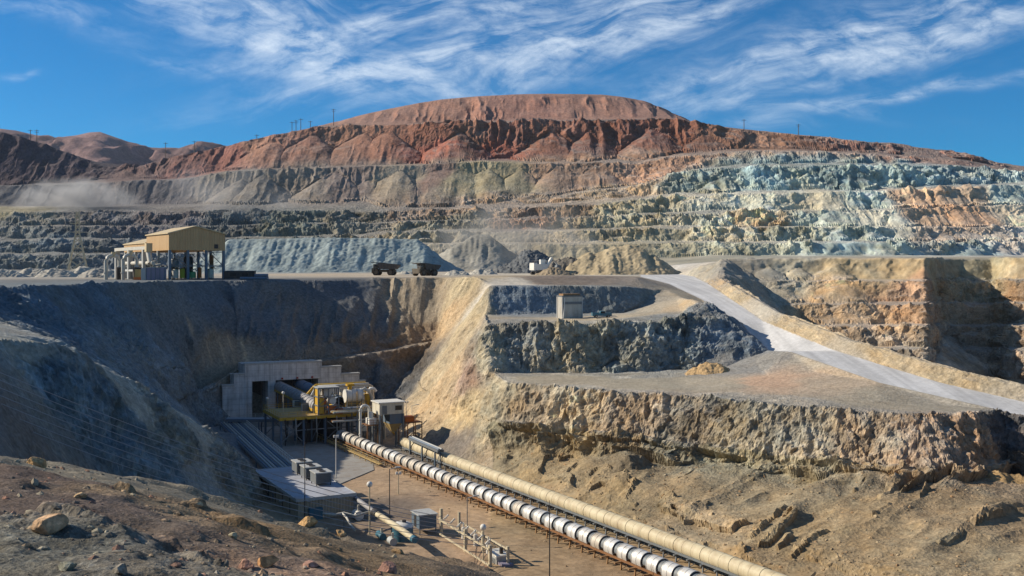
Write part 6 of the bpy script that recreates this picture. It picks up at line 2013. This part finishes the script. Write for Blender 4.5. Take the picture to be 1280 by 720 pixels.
PRJ = np.stack([V[:, 0] / np.maximum(V[:, 1], 1) * F + CX, HY - V[:, 2] / np.maximum(V[:, 1], 1) * F], 1)
FGV = np.unique(T[R == 0])
FGV = FGV[(V[FGV, 1] > 15)]
k0 = FGV
for i, (lb, px, py, sz, c) in enumerate((
        ("big ochre boulder on the crest at the left edge of the view", 46, 583, 26, (176, 146, 106)), ("large pale tan boulder on the near mound at lower left", 58, 662, 36, (184, 152, 118)),
        ("small pink boulder leftmost at the bottom below the flat roofed building", 306, 711, 20, (160, 124, 106)), ("orange tan boulder at the bottom just right of the pink one", 334, 706, 22, (188, 142, 98)),
        ("pinkish boulder at the bottom centre of the near slope", 388, 709, 20, (158, 124, 108)), ("upright tan boulder on the crest before the flat roofed building", 386, 656, 22, (186, 150, 104)),
        ("ochre boulder on the crest right of the upright tan one", 428, 664, 14, (178, 146, 104)), ("brown block of rock on the crest before the teal tank", 497, 690, 13, (160, 132, 96)),
        ("reddish boulder at the bottom right end of the near slope", 486, 716, 22, (156, 120, 104)), ("pale boulder on the middle of the near slope", 292, 672, 12, (170, 160, 132)),
        ("grey olive boulder at the very bottom left", 82, 712, 20, (136, 134, 116)), ("grey boulder at the bottom between the pale and pink boulders", 150, 714, 18, (140, 132, 118)),
        ("small tan rock on the lit ridge of the near slope", 100, 622, 12, (186, 158, 120)), ("tan rock on the flat below the crest", 248, 632, 10, (182, 160, 126)))):
    dd = np.hypot(PRJ[k0, 0] - px, PRJ[k0, 1] - py)
    j = k0[np.argmin(dd + 0.15 * np.abs(V[k0, 1] - 40))]
    d = V[j, 1]
    r_ = sz / F * d * 0.55
    v, f = boulder_mesh(100 + i, 4)
    a_ = i * 1.3
    v = v @ np.array([[math.cos(a_), -math.sin(a_), 0], [math.sin(a_), math.cos(a_), 0], [0, 0, 1]]).T * r_
    c3 = lin(c)[None] * np.exp(0.25 * vnoise(v / (r_ * 0.7), i) + 0.2 * vnoise(v / (r_ * 0.2), i + 9))[:, None]
    o = ground_object("boulder", v, f, c3, M["rock_near"], kind=None, smooth=False)
    o.location = tuple(V[j] + np.array([0, 0, r_ * 0.25]))
    tag(o, lb, "boulder", "boulders on the near slope")


def stones(name, cand, n, smin, smax, cols, seed, mat):
    rg = np.random.default_rng(seed)
    base = [boulder_mesh(300 + k, 1, 0.4) for k in range(8)]
    pick = rg.choice(cand, min(n, len(cand)), replace=False)
    vs, fs, cs, off = [], [], [], 0
    for j in pick:
        v, f = base[rg.integers(8)]
        s_ = smin * (smax / smin) ** (rg.random() ** 2.2)
        a_ = rg.random() * 6.28
        v = (v * rg.uniform(0.7, 1.2, 3)) @ np.array([[math.cos(a_), -math.sin(a_), 0], [math.sin(a_), math.cos(a_), 0], [0, 0, 1]]).T * s_
        vs.append(v + V[j] + np.array([0, 0, s_ * -0.05])); fs.append(f + off); off += len(v)
        c = lin(cols[rg.integers(len(cols))]) * rg.uniform(0.75, 1.2)
        cs.append(np.repeat((0.55 * c + 0.45 * COLR[j, :3])[None], len(v), 0))
    o = ground_object(name, np.concatenate(vs), np.concatenate(fs), np.concatenate(cs), M[mat], kind="stuff", smooth=False)
    o["label"] = {"loose_stones": "loose stones strewn over the near slope", "mound_rubble": "rubble strewn over the mound and cliff foot", "floor_rubble": "rubble along the conveyors on the pit floor"}[name]
    o["category"] = "rubble"


STC = [(176, 150, 118), (150, 142, 128), (130, 120, 104), (172, 126, 104), (186, 176, 150), (120, 118, 110)]
cf = FGV[(V[FGV, 1] < 85) & (np.abs(V[FGV, 0]) < 0.6 * V[FGV, 1] + 5)]
stones("loose_stones", cf, 2200, 0.03, 0.24, STC, 1, "rock_near")
MV = np.unique(T[R == 1])
mc = MV[(V[MV, 2] < -34.5) & (V[MV, 1] < 235) & (V[MV, 1] > 110) & (V[MV, 0] > -6)]
stones("mound_rubble", mc, 3200, 0.06, 0.42, [(176, 148, 112), (186, 166, 132), (150, 132, 104), (168, 130, 92)], 2, "rock_mid")
FV = np.unique(T[R == 4])
fc = FV[(V[FV, 1] > 120) & (V[FV, 1] < 280)]
stones("floor_rubble", fc, 1800, 0.08, 0.4, [(170, 140, 106), (150, 132, 108), (120, 108, 92)], 3, "rock_mid")

# ================================================================== air: thin haze, blasting dust over the benches
def air(name, x0, x1, y0, y1, z0, z1, density, col, noise=None):
    o = MB().box(x0, x1, y0, y1, z0, z1).build(name, None)
    m = bpy.data.materials.new(name)
    m.use_nodes = True
    nt = m.node_tree
    nt.nodes.clear()
    out = nt.nodes.new("ShaderNodeOutputMaterial")
    pv = nt.nodes.new("ShaderNodeVolumePrincipled")
    pv.inputs["Color"].default_value = (*col, 1)
    pv.inputs["Density"].default_value = density
    pv.inputs["Anisotropy"].default_value = 0.2
    nt.links.new(pv.outputs[0], out.inputs["Volume"])
    if noise:
        tc_ = nt.nodes.new("ShaderNodeTexCoord")
        mp_ = nt.nodes.new("ShaderNodeMapping"); mp_.inputs["Scale"].default_value = (1 / noise, 1 / noise, 1.4 / noise)
        nz_ = nt.nodes.new("ShaderNodeTexNoise"); nz_.inputs["Scale"].default_value = 1.0; nz_.inputs["Detail"].default_value = 4
        nt.links.new(tc_.outputs["Object"], mp_.inputs[0]); nt.links.new(mp_.outputs[0], nz_.inputs["Vector"])
        r1 = nt.nodes.new("ShaderNodeMapRange"); r1.inputs[1].default_value = 0.42; r1.inputs[2].default_value = 0.75; r1.inputs[4].default_value = density
        nt.links.new(nz_.outputs["Fac"], r1.inputs[0])
        # fades out towards the sides of the plume
        sg = nt.nodes.new("ShaderNodeMapping"); sg.vector_type = "TEXTURE"
        sg.inputs["Location"].default_value = ((x0 + x1) / 2, (y0 + y1) / 2, z0 + 0.25 * (z1 - z0)); sg.inputs["Scale"].default_value = ((x1 - x0) / 2, (y1 - y0) / 2, (z1 - z0) * 0.75)
        nt.links.new(tc_.outputs["Object"], sg.inputs[0])
        ln_ = nt.nodes.new("ShaderNodeVectorMath"); ln_.operation = "LENGTH"; nt.links.new(sg.outputs[0], ln_.inputs[0])
        r2 = nt.nodes.new("ShaderNodeMapRange"); r2.inputs[1].default_value = 1.0; r2.inputs[2].default_value = 0.25
        nt.links.new(ln_.outputs["Value"], r2.inputs[0])
        ml_ = nt.nodes.new("ShaderNodeMath"); ml_.operation = "MULTIPLY"; nt.links.new(r1.outputs[0], ml_.inputs[0]); nt.links.new(r2.outputs[0], ml_.inputs[1])
        nt.links.new(ml_.outputs[0], pv.inputs["Density"])
    o.data.materials.clear()
    o.data.materials.append(m)
    o["kind"] = "stuff"
    return o


lo = min(float(V[:, 2].min()), -60.0)
air("haze", -3900, 3900, -420, 4700, lo - 1, 640, 2.2e-5, (0.80, 0.88, 1.0))
air("dust_cloud", -440, -315, 862, 935, 48, 82, 0.10, (0.93, 0.92, 0.90), 22)
air("dust_cloud", -70, 85, 700, 758, -2, 52, 0.06, (0.95, 0.90, 0.80), 26)
air("dust_cloud", -330, -150, 835, 930, 45, 95, 0.012, (0.92, 0.92, 0.92), 40)
